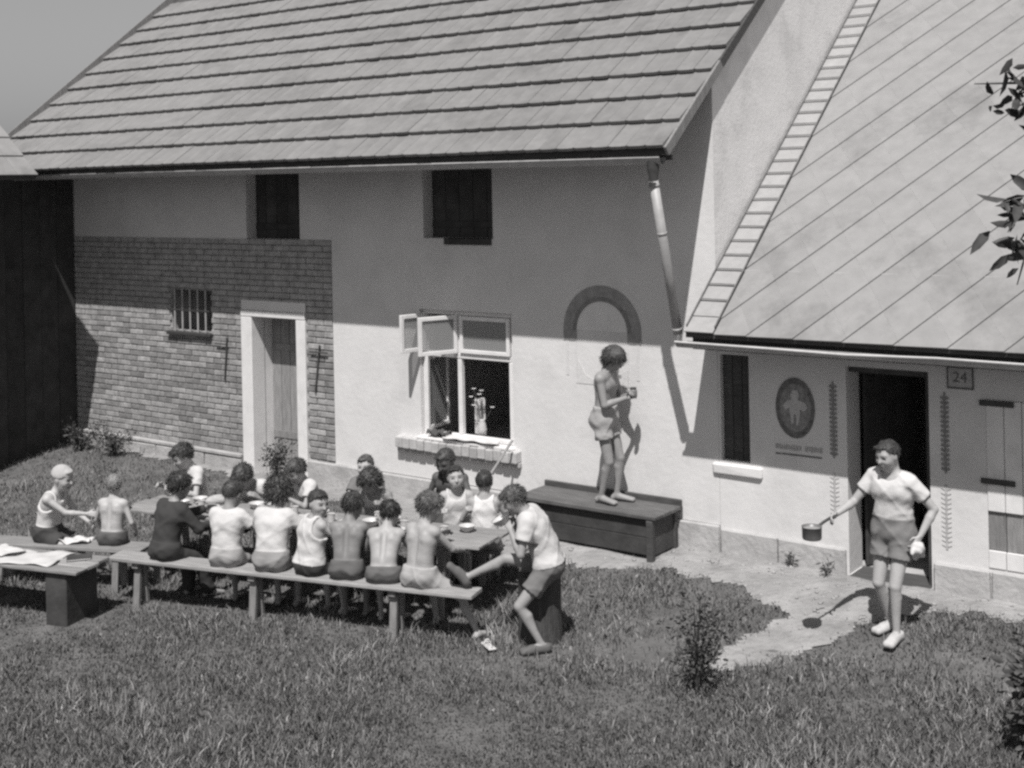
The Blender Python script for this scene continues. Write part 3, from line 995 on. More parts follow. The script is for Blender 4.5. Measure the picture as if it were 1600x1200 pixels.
def person(label, x, y, face, h=1.4, pz=.56, child=True, lean=12, side=0, twist=0, head=(0, 15, 0), rh=None, lh=None, rf=None, lf=None,
           skin=.27, shirt=None, bottom=('shorts', .25), hair=(.04, 'short'), shoes=None, stout=1.0, base_z=None, curl=.7, group=None, foot_dir=None,
           rpole=None, lpole=None, rkpole=None, lkpole=None, vox=.009, waist=.055, untuck=False, frac=None):
    """face = world direction the body faces; joints laid out in the figure's own frame, +y forward"""
    gzv = gz(x, y) if base_z is None else base_z
    yaw = math.atan2(-face[0], face[1])
    root = empty('person', (x, y, gzv), yaw, label, 'person', group)
    ln, sd, tw = math.radians(lean), math.radians(side), math.radians(twist)
    def dr_(t): return nrm((math.sin(sd)*math.cos(t), math.sin(t), math.cos(t)*math.cos(sd)))
    P0 = np.array((0, 0, pz))
    P1 = P0+dr_(ln*.5)*.10*h
    P2 = P1+dr_(ln*1.0)*.115*h
    P3 = P2+dr_(ln*1.3)*.085*h
    up = dr_(ln*1.15)
    right = nrm(np.array((math.cos(tw), math.sin(tw), 0)))
    right = nrm(right-up*(right@up)); fwd = np.cross(up, right)
    hip_r = nrm(np.array((math.cos(tw*.25), math.sin(tw*.25), 0)))
    sh_c = P3-up*.035*h
    SW = .104*h
    S = {1: sh_c+right*SW, -1: sh_c-right*SW}
    hy, hp, ht = [math.radians(q) for q in head]
    hf = np.array((-math.sin(hy)*math.cos(hp), math.cos(hy)*math.cos(hp), -math.sin(hp)))
    hu = np.array((-math.sin(hy)*math.sin(hp), math.cos(hy)*math.sin(hp), math.cos(hp)))
    hr = np.cross(hf, hu)
    hr, hu = hr*math.cos(ht)+hu*math.sin(ht), hu*math.cos(ht)-hr*math.sin(ht)
    hh = (.170 if child else .138)*h
    P4 = P3+nrm(up*.75+hu*.35)*.052*h+fwd*.004*h
    O = P4-hu*.16*hh+hf*.10*hh
    def HP(a, b, c): return O+hr*a*hh+hf*b*hh+hu*c*hh
    axh = (hr, hf, hu)
    # limbs
    arms = {}
    for sgn, tgt, pole in ((1, rh, rpole), (-1, lh, lpole)):
        if tgt is None: tgt = (sgn*.11, .34, .80)
        pole = pole or (sgn*.55, -.35, -.8)
        el, wr_ = ik(S[sgn], tgt, .166*h, .148*h, pole)
        arms[sgn] = (S[sgn], el, wr_)
    legs = {}
    for sgn, tgt, pole in ((1, rf, rkpole), (-1, lf, lkpole)):
        hip = P0+hip_r*sgn*.052*h+np.array((0, 0, -.02*h))
        if tgt is None: tgt = (sgn*.10, .30*h*.78, .045*h)
        kn, an = ik(hip, tgt, .245*h, .235*h, pole or (sgn*.15, 1, .6))
        legs[sgn] = (hip, kn, an)
    pts = [P0, P3, O+hu*hh*1.1, O]+[p for t in (arms, legs) for v in t.values() for p in v]
    pts = np.array(pts)
    lo, hi = pts.min(0)-.19*h*.9, pts.max(0)+.19*h*.9
    lo[2] = max(lo[2], -.06)
    lo[2] = pts[:, 2].min()-.09
    b = Vol(lo, hi, vox)
    sl = (.93 if child else 1.0)
    to = sl*stout
    def torso(b, inf=0.0, k=.022, pelvis=True, top=True):
        fw = fwd
        wd = 1.12 if child else 1.0
        if pelvis:
            b.cone(P0-hip_r*.042*h, P0+hip_r*.042*h, .068*h*to+inf, .068*h*to+inf, k)
            for sgn in (-1, 1): b.cone(P0+hip_r*sgn*.042*h-fw*.025*h-np.array((0, 0, .012*h)), P0+hip_r*sgn*.042*h-fw*.02*h, .060*h*to+inf, .055*h*to+inf, k)
        for sgn in (-1, 1):
            b.cone(P0+hip_r*sgn*.038*h, P1+right*sgn*.032*h*wd, .066*h*to+inf, .056*h*to+inf, k)
            b.cone(P1+right*sgn*.032*h*wd, P2+right*sgn*.050*h*wd, .056*h*to+inf, .060*h*to+inf, k)
            b.cone(P2+right*sgn*.050*h*wd, sh_c+right*sgn*.066*h*wd, .058*h*to+inf, .042*h*sl+inf, k)
        b.cone(P0, P1, .066*h*to+inf, .060*h*to+inf, k)
        b.cone(P1, P2, .060*h*to+inf, .064*h*to+inf, k)
        if stout > 1.02: b.cone(P1+fw*.026*h, P0*.4+P1*.6+fw*.024*h, .055*h*to+inf, .055*h*to+inf, k)
        b.cone(P2-right*.045*h+fw*.010*h, P2+right*.045*h+fw*.010*h, .058*h*to+inf, .058*h*to+inf, k)
        if top:
            b.cone(sh_c-right*.075*h*wd-fw*.006*h, sh_c+right*.075*h*wd-fw*.006*h, .039*h*sl+inf, .039*h*sl+inf, k)
            b.cone(P2, sh_c, .062*h*to+inf, .048*h*to+inf, k)
    torso(b)
    for sgn in (-1, 1):     # shoulder blades, and the furrow of the spine between them
        b.cone(P2*.45+sh_c*.55+right*sgn*.052*h-fwd*.040*h, P2*.95+sh_c*.05+right*sgn*.050*h-fwd*.044*h, .020*h, .014*h, .03)
    for t_ in np.linspace(0, 1, 7):
        q_ = P1*(1-t_)+sh_c*t_
        b.sub_ell(q_-fwd*(.071*h*to), np.array((right, fwd, up)), (.011*h, .014*h, .04*h), .03)
    b.cone(P3-up*.01*h, P4+up*.01*h, .036*h*sl, .032*h*sl, .03)
    b.cone(sh_c-right*.06*h, P3+up*.012*h, .022*h, .024*h, .03); b.cone(sh_c+right*.06*h, P3+up*.012*h, .022*h, .024*h, .03)
    for sgn in (1, -1):
        s_, e_, w_ = arms[sgn]
        b.ell(s_, np.eye(3), (.034*h*sl,)*3, .025)
        b.cone(s_, e_, .028*h*sl, .0215*h*sl, .015)
        mid = e_*.68+w_*.32
        b.cone(e_, mid, .0210*h*sl, .0225*h*sl, .008); b.cone(mid, w_, .0225*h*sl, .0140*h*sl, .008)
        hp_, kn, an = legs[sgn]
        b.cone(hp_, kn, .050*h*to, .0305*h*sl, .02)
        cm = kn*.68+an*.32
        kd = nrm(kn-hp_); sd_ = nrm(an-kn)
        back = kd-sd_*(kd@sd_)
        back = nrm(back) if np.linalg.norm(back) > .2 else -fwd
        back = -back if back[1] > 0 and False else back
        b.cone(kn, an, .0285*h*sl, .0175*h*sl, .008)
        cb = kn*.72+an*.28
        dirb = nrm(cb-(hp_+an)/2) if np.linalg.norm(cb-(hp_+an)/2) > .06 else fwd
        b.cone(kn*.92+an*.08, cb-dirb*.012*h, .024*h*sl, .0265*h*sl, .01); b.cone(cb-dirb*.012*h, kn*.4+an*.6-dirb*.004*h, .0265*h*sl, .019*h*sl, .01)
    # feet
    fd0 = nrm(foot_dir) if foot_dir is not None else np.array((0, 1., 0))
    feet = {}
    for sgn in (1, -1):
        an = legs[sgn][2]
        kn = legs[sgn][1]
        fd = nrm(fd0+np.array((sgn*.18, 0, 0)))
        if an[2] > .35 and np.linalg.norm((an-kn)[:2]) > .22*h*.8:   # leg stretched out: toes point up
            sh = nrm(an-kn); fd = nrm(np.array((0, 0, 1.))-sh*sh[2]*1.0+sh*.35)
            heel = an+sh*.022*h-fd*.02*h; toe = an+sh*.025*h+fd*.105*h
        else:
            sh = np.array((0, 0, -1.))
            heel = an-fd*.025*h+sh*.018*h; toe = an+fd*.105*h+sh*.026*h
        feet[sgn] = (an, heel, toe, fd, sh)
        b.cone(an, heel, .018*h, .020*h, .012)
        sx = np.cross(fd, sh)
        for q in (-1, 1): b.cone(an+fd*.01*h+sh*.01*h, toe+sx*q*.012*h, .020*h, .0125*h, .015)
    # hands
    hs = h/1.7*(1.08 if child else 1.0)
    wrists = {}
    for sgn in (1, -1):
        s_, e_, w_ = arms[sgn]
        d = nrm(w_-e_)
        inn = nrm(np.array((-sgn, 0, -.35))); n_ = nrm(inn-d*(inn@d))
        sd2 = np.cross(d, n_)*sgn
        wrists[sgn] = (w_, d, n_)
        p0 = w_+d*.01*hs
        for q in (-1, 0, 1):
            b.cone(p0+sd2*q*.012*hs, w_+d*.082*hs+sd2*q*.024*hs, .014*hs, .0125*hs, .008)
        for q, L_ in zip((-1.5, -.5, .5, 1.5), (.062, .074, .080, .070)):
            a = w_+d*.084*hs+sd2*q*.0175*hs; ang = curl*.6
            for seg, fr_ in enumerate((.45, .3, .25)):
                dd = d*math.cos(ang)+n_*math.sin(ang)
                c = a+dd*L_*hs*fr_
                b.cone(a, c, .0088*hs, .0080*hs, .003); a = c; ang += curl*.7
        a = w_+d*.028*hs+sd2*.024*hs
        c = a+(d*.62+sd2*.62+n_*.35)*.042*hs
        b.cone(a, c, .0115*hs, .0095*hs, .006); b.cone(c, c+(d*.85+n_*.45)*.03*hs, .0095*hs, .0085*hs, .004)
    # head
    b.ell(HP(0, -.02, .60), axh, (.355*hh, .435*hh, .40*hh), .03)
    b.ell(HP(0, .10, .36), axh, (.29*hh, .30*hh, .33*hh), .04)
    b.ell(HP(0, .20, .12), axh, (.16*hh, .15*hh, .12*hh), .05)
    b.cone(HP(-.17, .31, .60), HP(.17, .31, .60), .07*hh, .07*hh, .02)
    for sgn in (-1, 1):
        b.ell(HP(sgn*.355, -.02, .46), axh, (.035*hh, .085*hh, .125*hh), .01)
        b.ell(HP(sgn*.17, .27, .37), axh, (.11*hh, .12*hh, .11*hh), .03)
        b.sub_ell(HP(sgn*.155, .455, .515), axh, (.085*hh, .075*hh, .06*hh), .012)
    b.cone(HP(0, .38, .55), HP(0, .475, .385), .035*hh, .058*hh, .012)
    b.cone(HP(-.07, .37, .235), HP(.07, .37, .235), .045*hh, .045*hh, .015)
    b.cone(HP(-.06, .365, .175), HP(.06, .365, .175), .043*hh, .043*hh, .015)
    V, Fq = b.mesh()
    me = np_mesh('body', V, Fq)
    # true colours of the face: eyes, brows, lips
    q = V-O
    hx, hyy, hz = q@hr/hh, q@hf/hh, q@hu/hh
    tone = np.full(len(V), skin)
    front = (hyy > .18) & (hz > 0) & (hz < 1)
    brow = front & (np.abs(np.abs(hx)-.16) < .10) & (np.abs(hz-.615) < .026)
    tone[brow] = .6*hair[0]+.4*skin
    eye = front & (np.abs(np.abs(hx)-.155) < .065) & (np.abs(hz-.515) < .03)
    tone[eye] = .05
    lips = front & (np.abs(hx) < .125) & (np.abs(hz-.205) < .032)
    tone[lips] = skin*.5
    set_grey(me, tone)
    link('body', me, skin_mat(), root, smooth=True)
    # ---- hair
    st, ht_ = hair[1], hair[0]
    infl = {'short': .05, 'crop': .02, 'bushy': .13, 'bob': .10, 'cap': .045}[st]
    c = HP(0, -.04, .62)
    R_ = .6*hh
    v = Vol(c-R_-.02, c+R_+.02, .0075)
    v.ell(HP(0, -.045, .63), axh, ((.36+infl)*hh, (.44+infl)*hh, (.40+infl)*hh), .01)
    if st in ('bob', 'bushy'):
        v.ell(HP(0, -.16, .42), axh, ((.35+infl*.8)*hh, (.30+infl*.6)*hh, .34*hh), .03)
    if st != 'bob': v.ell(HP(.05, .30, .86), axh, (.22*hh, .14*hh, .10*hh), .02)
    g = v.grid()
    X, Y, Z = g[0]-O[0], g[1]-O[1], g[2]-O[2]
    lx = (X*hr[0]+Y*hr[1]+Z*hr[2])/hh; ly = (X*hf[0]+Y*hf[1]+Z*hf[2])/hh; lz = (X*hu[0]+Y*hu[1]+Z*hu[2])/hh
    ph = (x*13.7+y*7.1) % 6.28
    amp = {'short': .018, 'crop': .008, 'bushy': .030, 'bob': .016, 'cap': .004}[st]*hh
    v.f += (amp*(np.sin(16*lx+3*np.sin(7*ly+ph)+ph)*np.sin(13*ly+2*np.sin(9*lz)+1.3*ph)+.6*np.sin(31*lx-17*ly+ph)*np.sin(27*lz+14*ly)+.4*np.sin(47*lx+21*lz)*np.sin(43*ly-ph))).astype(np.float32)
    if st == 'cap':
        zl = np.interp(ly, [-.6, .6], [.52, .66])
    elif st == 'bob':
        zl = np.interp(ly, [-.6, -.2, .05, .12, .30, .38, .6], [.06, .10, .16, .40, .66, .74, .80])
    elif st == 'bushy':
        zl = np.interp(ly, [-.6, -.2, .0, .15, .35, .6], [.12, .18, .36, .56, .72, .78])
    elif st == 'crop':
        zl = np.interp(ly, [-.6, -.30, -.05, .05, .20, .30, .6], [.30, .34, .46, .60, .70, .86, .90])
    else:
        zl = np.interp(ly, [-.6, -.30, -.06, .04, .20, .32, .6], [.20, .24, .42, .55, .64, .78, .84])
    zl = zl+.025*np.sin(23*lx+ph)+.02*np.sin(41*lx+2)
    v.f = np.maximum(v.f, ((zl-lz)*hh*.8).astype(np.float32))
    hv, hq = v.mesh()
    if st != 'cap':
        rg = np.random.default_rng(int(abs(x*977+y*131)) % 100000)
        nS = {'short': 1400, 'crop': 1300, 'bushy': 2000, 'bob': 1800}[st]
        pk = hv[rg.integers(0, len(hv), nS)]
        cc = HP(0, -.04, .60)
        nn = pk-cc; nn /= np.linalg.norm(nn, axis=1, keepdims=True)
        fl_ = {'short': (.38, -.45), 'crop': (.6, -.35), 'bushy': (.55, -.45), 'bob': (.25, -.85)}[st]
        fz = (pk-O)@hf/hh
        dirs = nn*fl_[0]+hu[None]*fl_[1]+hf[None]*np.where(fz > .1, .35, -.35)[:, None]+rg.normal(size=(nS, 3))*.20
        dirs /= np.linalg.norm(dirs, axis=1, keepdims=True)
        Ls = hh*{'short': .16, 'crop': .08, 'bushy': .20, 'bob': .24}[st]*rg.uniform(.5, 1.2, (nS, 1))
        sdv = np.cross(dirs, rg.normal(size=(nS, 3))); sdv /= np.linalg.norm(sdv, axis=1, keepdims=True)
        a0 = pk-nn*.004
        tv = np.stack([a0-sdv*.0035, a0+sdv*.0035, a0+dirs*Ls*.6+sdv*.002, a0+dirs*Ls], 1).reshape(-1, 3)
        kk = len(hv)+np.arange(nS)*4
        hv = np.concatenate([hv, tv]); hq = np.concatenate([hq, np.stack([kk, kk+1, kk+2, kk+3], 1)])
    if len(hv):
        link('cap' if st == 'cap' else 'hair', np_mesh('hair', hv, hq), cloth_mat(ht_) if st == 'cap' else hair_mat(ht_), root, smooth=True)
    # ---- clothing
    def wrinkle(v, a=.0022):
        g = v.grid()
        ph2 = ph*1.7
        f1 = np.abs(np.sin(13*g[2]+9*g[0]+2.2*np.sin(7*g[0]+ph)+ph2))
        f2 = np.abs(np.sin(11*g[2]-10*g[0]+4*g[1]+2.0*np.sin(6*g[1]+ph2)+ph))
        v.f += (2.6*a*((1-f1)**3+(1-f2)**3)*-1.0+1.1*a).astype(np.float32)
        v.f += (a*(np.sin(38*g[0]+9*g[2]+ph)*np.sin(31*g[2]+11*g[1])+.7*np.sin(61*g[2]+23*g[0]-ph)*np.sin(47*g[1]+13*g[0]))).astype(np.float32)
    if shirt:
        ty, tn = shirt
        ap = np.array([P0, P1, P2, P3, S[1], S[-1], arms[1][1], arms[-1][1], arms[1][2], arms[-1][2]])
        v = Vol(ap.min(0)-.12*h, ap.max(0)+.12*h, .010)
        infl = (.014 if ty == 'tank' else .016)+(.012 if untuck else 0)
        torso(v, infl, .03)
        if ty in ('tee', 'long'):
            for sgn in (1, -1):
                s_, e_, w_ = arms[sgn]
                if ty == 'tee':
                    d = nrm(e_-s_); L_ = .60*np.linalg.norm(e_-s_)
                    v.cone(s_-d*.01, s_+d*L_, .032*h*sl+infl, .029*h*sl+infl+.004, .02)
                else:
                    v.cone(s_, e_, .033*h*sl+infl, .026*h*sl+infl, .03); v.cone(e_, e_*.08+w_*.92, .026*h*sl+infl, .018*h*sl+infl, .02)
        wrinkle(v)
        dn = nrm(P1-P0)
        hem = P0+dn*(.0*h if untuck else .02*h)
        v.cut(hem, -dn)
        if ty == 'tee':
            for sgn in (1, -1):
                s_, e_, w_ = arms[sgn]
                d = nrm(e_-s_); o_ = s_+d*.56*np.linalg.norm(e_-s_)
                # trim the sleeve end only near the arm
                g = v.grid()
                near = (g[0]-o_[0])**2+(g[1]-o_[1])**2+(g[2]-o_[2])**2 < (.085*h)**2
                dd = (g[0]-o_[0])*d[0]+(g[1]-o_[1])*d[1]+(g[2]-o_[2])*d[2]
                v.f = np.where(near & (np.abs(dd) < .07*h), np.maximum(v.f, dd), v.f).astype(np.float32)
        nk = P3+up*.012*h+fwd*.020*h
        v.sub_ell(nk, np.array((right, fwd, up)), (.050*h, .055*h, .050*h) if ty != 'tank' else (.058*h, .075*h, .075*h), .008)
        if ty == 'tank':
            for sgn in (1, -1):
                v.sub_ell(S[sgn]+right*sgn*.008*h-up*.005*h, np.array((right, fwd, up)), (.044*h, .10*h, .085*h), .008)
        sv_, sq = v.mesh()
        link('shirt' if ty != 'tank' else 'vest', np_mesh('shirt', sv_, sq), cloth_mat(tn), root, smooth=True)
    if bottom:
        ty, tn = bottom
        ap = np.array([P0, P1, legs[1][1], legs[-1][1], legs[1][2], legs[-1][2]])
        v = Vol(ap.min(0)-.12*h, ap.max(0)+.12*h, .010)
        infl = .021
        torso(v, infl, .03, top=False)
        frac = frac or {'trunks': .30, 'shorts': .62, 'trousers': 1.0}[ty]
        for sgn in (1, -1):
            hp_, kn, an = legs[sgn]
            d = kn-hp_
            v.cone(hp_, hp_+d*frac, .050*h*to+infl, (.050+(.031-.050)*frac)*h*to+infl+(.014 if ty == 'shorts' else 0), .03)
            if ty == 'trousers': v.cone(kn, kn*.1+an*.9, .034*h+infl, .030*h+infl, .02)
        wrinkle(v, .003)
        v.cut(P0+nrm(P1-P0)*(waist*h if ty != 'trunks' else .045*h), nrm(P1-P0))
        if ty != 'trousers':
            for sgn in (1, -1):
                hp_, kn, an = legs[sgn]
                d = nrm(kn-hp_); o_ = hp_+(kn-hp_)*frac
                g = v.grid()
                near = (g[0]-o_[0])**2+(g[1]-o_[1])**2+(g[2]-o_[2])**2 < (.105*h)**2
                dd = (g[0]-o_[0])*d[0]+(g[1]-o_[1])*d[1]+(g[2]-o_[2])*d[2]
                v.f = np.where(near & (np.abs(dd) < .085*h), np.maximum(v.f, dd), v.f).astype(np.float32)
        sv_, sq = v.mesh()
        link('trousers' if ty == 'trousers' else 'shorts', np_mesh('shorts', sv_, sq), cloth_mat(tn), root, smooth=True)
    if shoes is not None:
        for sgn in (1, -1):
            an, heel, toe, fd, sh = feet[sgn]
            ap = np.array([an, heel, toe])
            v = Vol(ap.min(0)-.06*h, ap.max(0)+.06*h, .008)
            sx = np.cross(fd, sh)
            v.cone(heel, heel-sh*.012*h, .028*h, .026*h, .01)
            for q in (-1, 1): v.cone(heel, toe+sx*q*.012*h, .024*h, .0185*h, .015)
            v.cone(an*.4+heel*.6, toe*.55+an*.45, .027*h, .023*h, .015)
            v.cut(an-sh*.004*h, -sh); v.cut(toe+sh*.016*h, sh)
            sv_, sq = v.mesh()
            link('shoe', np_mesh('shoe', sv_, sq), cloth_mat(shoes), root, smooth=True)
    M_ = Matrix.Translation((x, y, gzv)) @ Matrix.Rotation(yaw, 4, 'Z')
    out = {}
    for sgn in (1, -1):
        w_, d, n_ = wrists[sgn]
        out[sgn] = (M_ @ Vector(w_+d*.07*hs), (M_.to_3x3() @ Vector(d)), (M_.to_3x3() @ Vector(n_)))
    out['root'] = root
    return out

# ================================================================== FURNITURE
def plank_bench(name, label, cat, p0, p1, z, width, legs, boards=1, th=.035, over=0.0, m=None, leg_m=None, leg_w=.07, group=None):
    """p0,p1 world ends of the centre line; local x runs p0->p1"""
    d = Vector((p1[0]-p0[0], p1[1]-p0[1])); L = d.length
    g0 = 0.0
    root = empty(name, (p0[0], p0[1], g0), math.atan2(d.y, d.x), label, cat, group)
    w = width/boards
    for k in range(boards):
        y0 = -width/2+k*w
        MB().bevbox(random.uniform(-.03, .02), L+random.uniform(-.02, .03), y0+.003, y0+w-.003, z-th+random.uniform(-.002, .002), z+random.uniform(-.002, .002), b=.005, jit=.003).build('board', m or wood_top, root)
    for t in legs:
        for sgn in (-1, 1):
            mm = Matrix.Translation((t, sgn*(width/2-.055), 0)) @ Matrix.Rotation(sgn*.10, 4, 'X')
            MB().bevbox(-leg_w/2, leg_w/2, -.02, .02, -.02, z-th+.005, b=.004, m=mm).build('leg', leg_m or wood_grey, root)
        MB().bevbox(t-.035, t+.035, -width/2+.03, width/2-.03, z-th-.06, z-th-.001, b=.004).build('cross_rail', wood_grey, root)
    return root

BEN0, BEN1 = Vector((-.36, 11.10)), Vector((-3.95, 12.50))
plank_bench('bench', 'long plank bench in front on which a row of people sits', 'bench', BEN0, BEN1, .455, .25, (.80, 2.25, 3.55))
TB0, TB1 = Vector((-.22, 11.74)), Vector((-3.95, 13.42))
plank_bench('long_table', 'long plank table between the two rows of eating people', 'table', TB0, TB1, .735, .62, (.45, 2.0, 3.7), boards=3, th=.03)
FB0, FB1 = Vector((.02, 12.33)), Vector((-3.75, 14.03))
plank_bench('bench', 'plank bench on the far side of the table, nearest the house wall', 'bench', FB0, FB1, .455, .25, (.4, 2.0, 3.7))
plank_bench('bench', 'plank bench at the left edge under the two leftmost people', 'bench', Vector((-3.72, 12.78)), Vector((-5.6, 13.20)), .44, .30, (.3, 1.6))
lt = plank_bench('low_table', 'low table at the far left in front with cloths lying on it', 'table', Vector((-3.98, 11.92)), Vector((-5.8, 12.62)), .52, .52, (1.5,), boards=3, th=.03, m=wood_top)
MB().bevbox(.12, .36, -.22, .22, -.02, .488, b=.01).build('end_board', wood_black, lt)

# dark chest bench by the wall
ch = empty('chest_bench', (C0.x, C0.y, 0), HOUSE_RZ, 'long dark wooden chest bench standing against the white wall', 'bench')
cz0, cz1 = .20, .71
for (y0, y1) in ((-.60, -.43), (-.425, -.255), (-.25, -.08)):
    MB().bevbox(-2.08, -.40, y0, y1, cz1-.04, cz1, b=.006, jit=.003).build('top_board', mat('chest_top', .11, var=.35, scale=5, rough=.7, rnd=.15, stretch=(1, 8, 8)), ch)
MB().bevbox(-2.08, -.40, -.075, -.04, cz1-.06, cz1+.06, b=.006).build('back_rail', wood_dark, ch)
for z0, z1 in ((.31, .48), (.485, .665)):
    MB().bevbox(-2.03, -.47, -.55, -.53, z0, z1, b=.005).build('front_board', wood_black, ch)
MB().bevbox(-.47, -.45, -.525, -.12, .31, .665, b=.004).build('end_board', wood_black, ch)
for x in (-2.04, -.465):
    for y in (-.575, -.12):
        MB().bevbox(x-.035, x+.035, y-.03, y+.03, .15, cz1-.045, b=.006).build('leg', wood_dark, ch)
MB().bevbox(-.49, -.44, -.54, -.15, .24, .29, b=.004).build('foot_rail', wood_grey, ch)
MB().box(-2.01, -.48, -.525, -.10, .30, .32).build('bottom_board', wood_black, ch)

# chopping block
cb = empty('chopping_block', (.17, 11.17, gz(.17, 11.17)), 0, 'dark upright wooden block under the perched drinking person', 'block')
MB().lathe([(.0, -.02), (.20, -.02), (.195, .1), (.185, .3), (.19, .55), (.185, .575), (.0, .58)], 22).build('trunk_block', mat('block_wood', .07, var=.4, scale=9, bump=.01, bscale=30, stretch=(4, 4, .6)), cb)

# ================================================================== PEOPLE
MF = Vector((.41, .91))
def on_bench(t, off=.02):
    d = (BEN1-BEN0).normalized(); n = Vector((-d.y, d.x)); 
    if n.y < 0: n = -n
    p = BEN0+d*t+n*off
    return p.x, p.y
def on_far(t, off=0.0):
    d = (FB1-FB0).normalized(); n = Vector((-d.y, d.x))
    if n.y < 0: n = -n
    p = FB0+d*t+n*off
    return p.x, p.y
WHITE = .52
near = 'people on the front bench'; far = 'people behind the table'
# front row, right to left
x, y = on_bench(.57); person('shirtless person in pale shorts at the right end of the front bench', x, y, (.42, .90), 1.44, .555, lean=10, side=1, twist=-14, head=(-34, 16, 0),
       rh=(.26, .36, .70), lh=(.0, .36, .80), rf=(.50, .12, .06), lf=(-.02, .32, .06), skin=.34, bottom=('shorts', .34), hair=(.10, 'short'), group=near)
x, y = on_bench(.93); person('shirtless person with rounded back, second from the right end of the front bench', x, y, (.12, .99), 1.30, .54, lean=26, head=(-10, 32, 0),
       skin=.34, bottom=('trunks', .12), hair=(.045, 'short'), group=near)
x, y = on_bench(1.30); person('shirtless person in dark shorts just right of the white vest on the front bench', x, y, (.10, .99), 1.34, .545, lean=16, head=(-20, 25, 0),
       rh=(.24, .36, .82), skin=.20, bottom=('shorts', .11), hair=(.06, 'short'), group=near)
x, y = on_bench(1.68); person('person in white vest and black shorts turning round to look at the camera', x, y, (.60, .80), 1.34, .545, lean=10, twist=-12, head=(-98, 6, 4),
       rh=(.22, .36, .74), lh=(-.05, .38, .76), skin=.36, shirt=('tank', WHITE), bottom=('shorts', .05), hair=(.045, 'crop'), group=near, untuck=True)
x, y = on_bench(2.09); person('person in white shirt on the front bench, just left of the white vest wearer', x, y, (.25, .97), 1.47, .555, lean=14, head=(0, 22, 0),
       rh=(.28, .40, .80), skin=.30, shirt=('tee', WHITE), bottom=('shorts', .24), hair=(.07, 'bushy'), group=near)
x, y = on_bench(2.58); person('person in white shirt and pale shorts on the front bench, next to the black shirt', x, y, (.30, .95), 1.38, .55, lean=7, head=(-10, 20, 0),
       rh=(.30, .32, .74), skin=.25, shirt=('tee', WHITE), bottom=('shorts', .30), hair=(.06, 'crop'), group=near)
x, y = on_bench(3.27); person('person in black shirt and trousers leaning towards the table on the front bench', x, y, (.62, .78), 1.46, .555, lean=15, head=(8, 16, 0),
       rh=(.20, .42, .74), lh=(-.02, .48, .84), rf=(.10, .42, .06), skin=.27, shirt=('long', .05), bottom=('trousers', .05), hair=(.05, 'short'), group=near)
# left pair
person('shirtless person with bare back to the camera on the short left bench', -4.10, 12.90, (.25, .97), 1.22, .52, lean=6, head=(25, -2, 0),
       rh=(.17, .16, .54), lh=(-.24, .20, .55), rf=(.12, .34, .06), lf=(-.12, .34, .06), skin=.40, bottom=('trunks', .10), hair=(.22, 'crop'), group='people at the left end')
person('leftmost person, in pale cap and vest, sitting sideways with an arm stretched out', -4.82, 13.10, (.97, -.22), 1.40, .535, lean=16, head=(0, 14, 0),
       rh=(.02, .46, .73), lh=(-.10, .40, .62), skin=.40, shirt=('tank', .55), bottom=('shorts', .06), hair=(.40, 'cap'), group='people at the left end')
# behind the table
x, y = on_far(3.84); person('person in white shirt at the left end behind the table, looking down', x, y, (-.75, -.66), 1.44, .56, lean=12, head=(-4, 28, 0),
       rh=(.16, .34, .80), lh=(-.14, .32, .80), skin=.40, shirt=('tee', WHITE), bottom=('shorts', .10), hair=(.042, 'short'), group=far)
x, y = on_far(3.02); person('person in white shirt bent low over a bowl behind the table', x, y, (-.25, -.97), 1.46, .545, lean=36, head=(-10, 44, 0),
       rh=(.16, .38, .79), lh=(-.16, .36, .79), skin=.26, shirt=('tee', WHITE), bottom=('shorts', .12), hair=(.042, 'short'), group=far)
x, y = on_far(2.40, .05); person('person in white shirt behind the table, half hidden by the front row', x, y, (-.80, -.60), 1.32, .54, lean=16, head=(10, 30, 0),
       rh=(.12, .34, .79), skin=.30, shirt=('tee', WHITE), bottom=('shorts', .15), hair=(.06, 'short'), group=far)
x, y = on_far(1.80, .16); person('person in grey shirt farthest back, sitting upright below the plaster wall', x, y, (-.10, -.99), 1.26, .545, lean=4, head=(-6, 4, 0),
       skin=.40, shirt=('tee', .16), bottom=('shorts', .10), hair=(.09, 'crop'), group=far)
x, y = on_far(1.56, -.03); person('person in white vest behind the table looking down, before the grey shirt wearer', x, y, (-.15, -.99), 1.28, .535, lean=22, head=(-22, 32, 0),
       rh=(.18, .36, .80), lh=(-.14, .34, .80), skin=.25, shirt=('tank', .5), bottom=('shorts', .10), hair=(.04, 'bushy'), group=far)
x, y = on_far(.86, .24); person('person in black vest with bowed head right under the window sill', x, y, (-.25, -.97), 1.40, .565, lean=10, head=(-16, 24, 0),
       rh=(.18, .20, .62), lh=(-.14, .30, .80), skin=.10, shirt=('tank', .07), bottom=('shorts', .06), hair=(.05, 'crop'), group=far)
x, y = on_far(.66, -.06); person('smiling person in white vest behind the table, facing the camera', x, y, (.06, -1.0), 1.28, .535, lean=3, head=(4, -4, -3),
       rh=(.16, .26, .78), lh=(-.16, .26, .79), skin=.36, shirt=('tank', .5), bottom=('shorts', .10), hair=(.042, 'crop'), group=far)
x, y = on_far(.30, -.18); person('person in white vest seen from behind near the leaning stick', x, y, (.05, .99), 1.26, .545, lean=3, head=(0, 4, 0),
       rh=(.17, .24, .72), lh=(-.17, .24, .72), skin=.32, shirt=('tank', .58), bottom=('shorts', .28), hair=(.045, 'crop'), group=far)
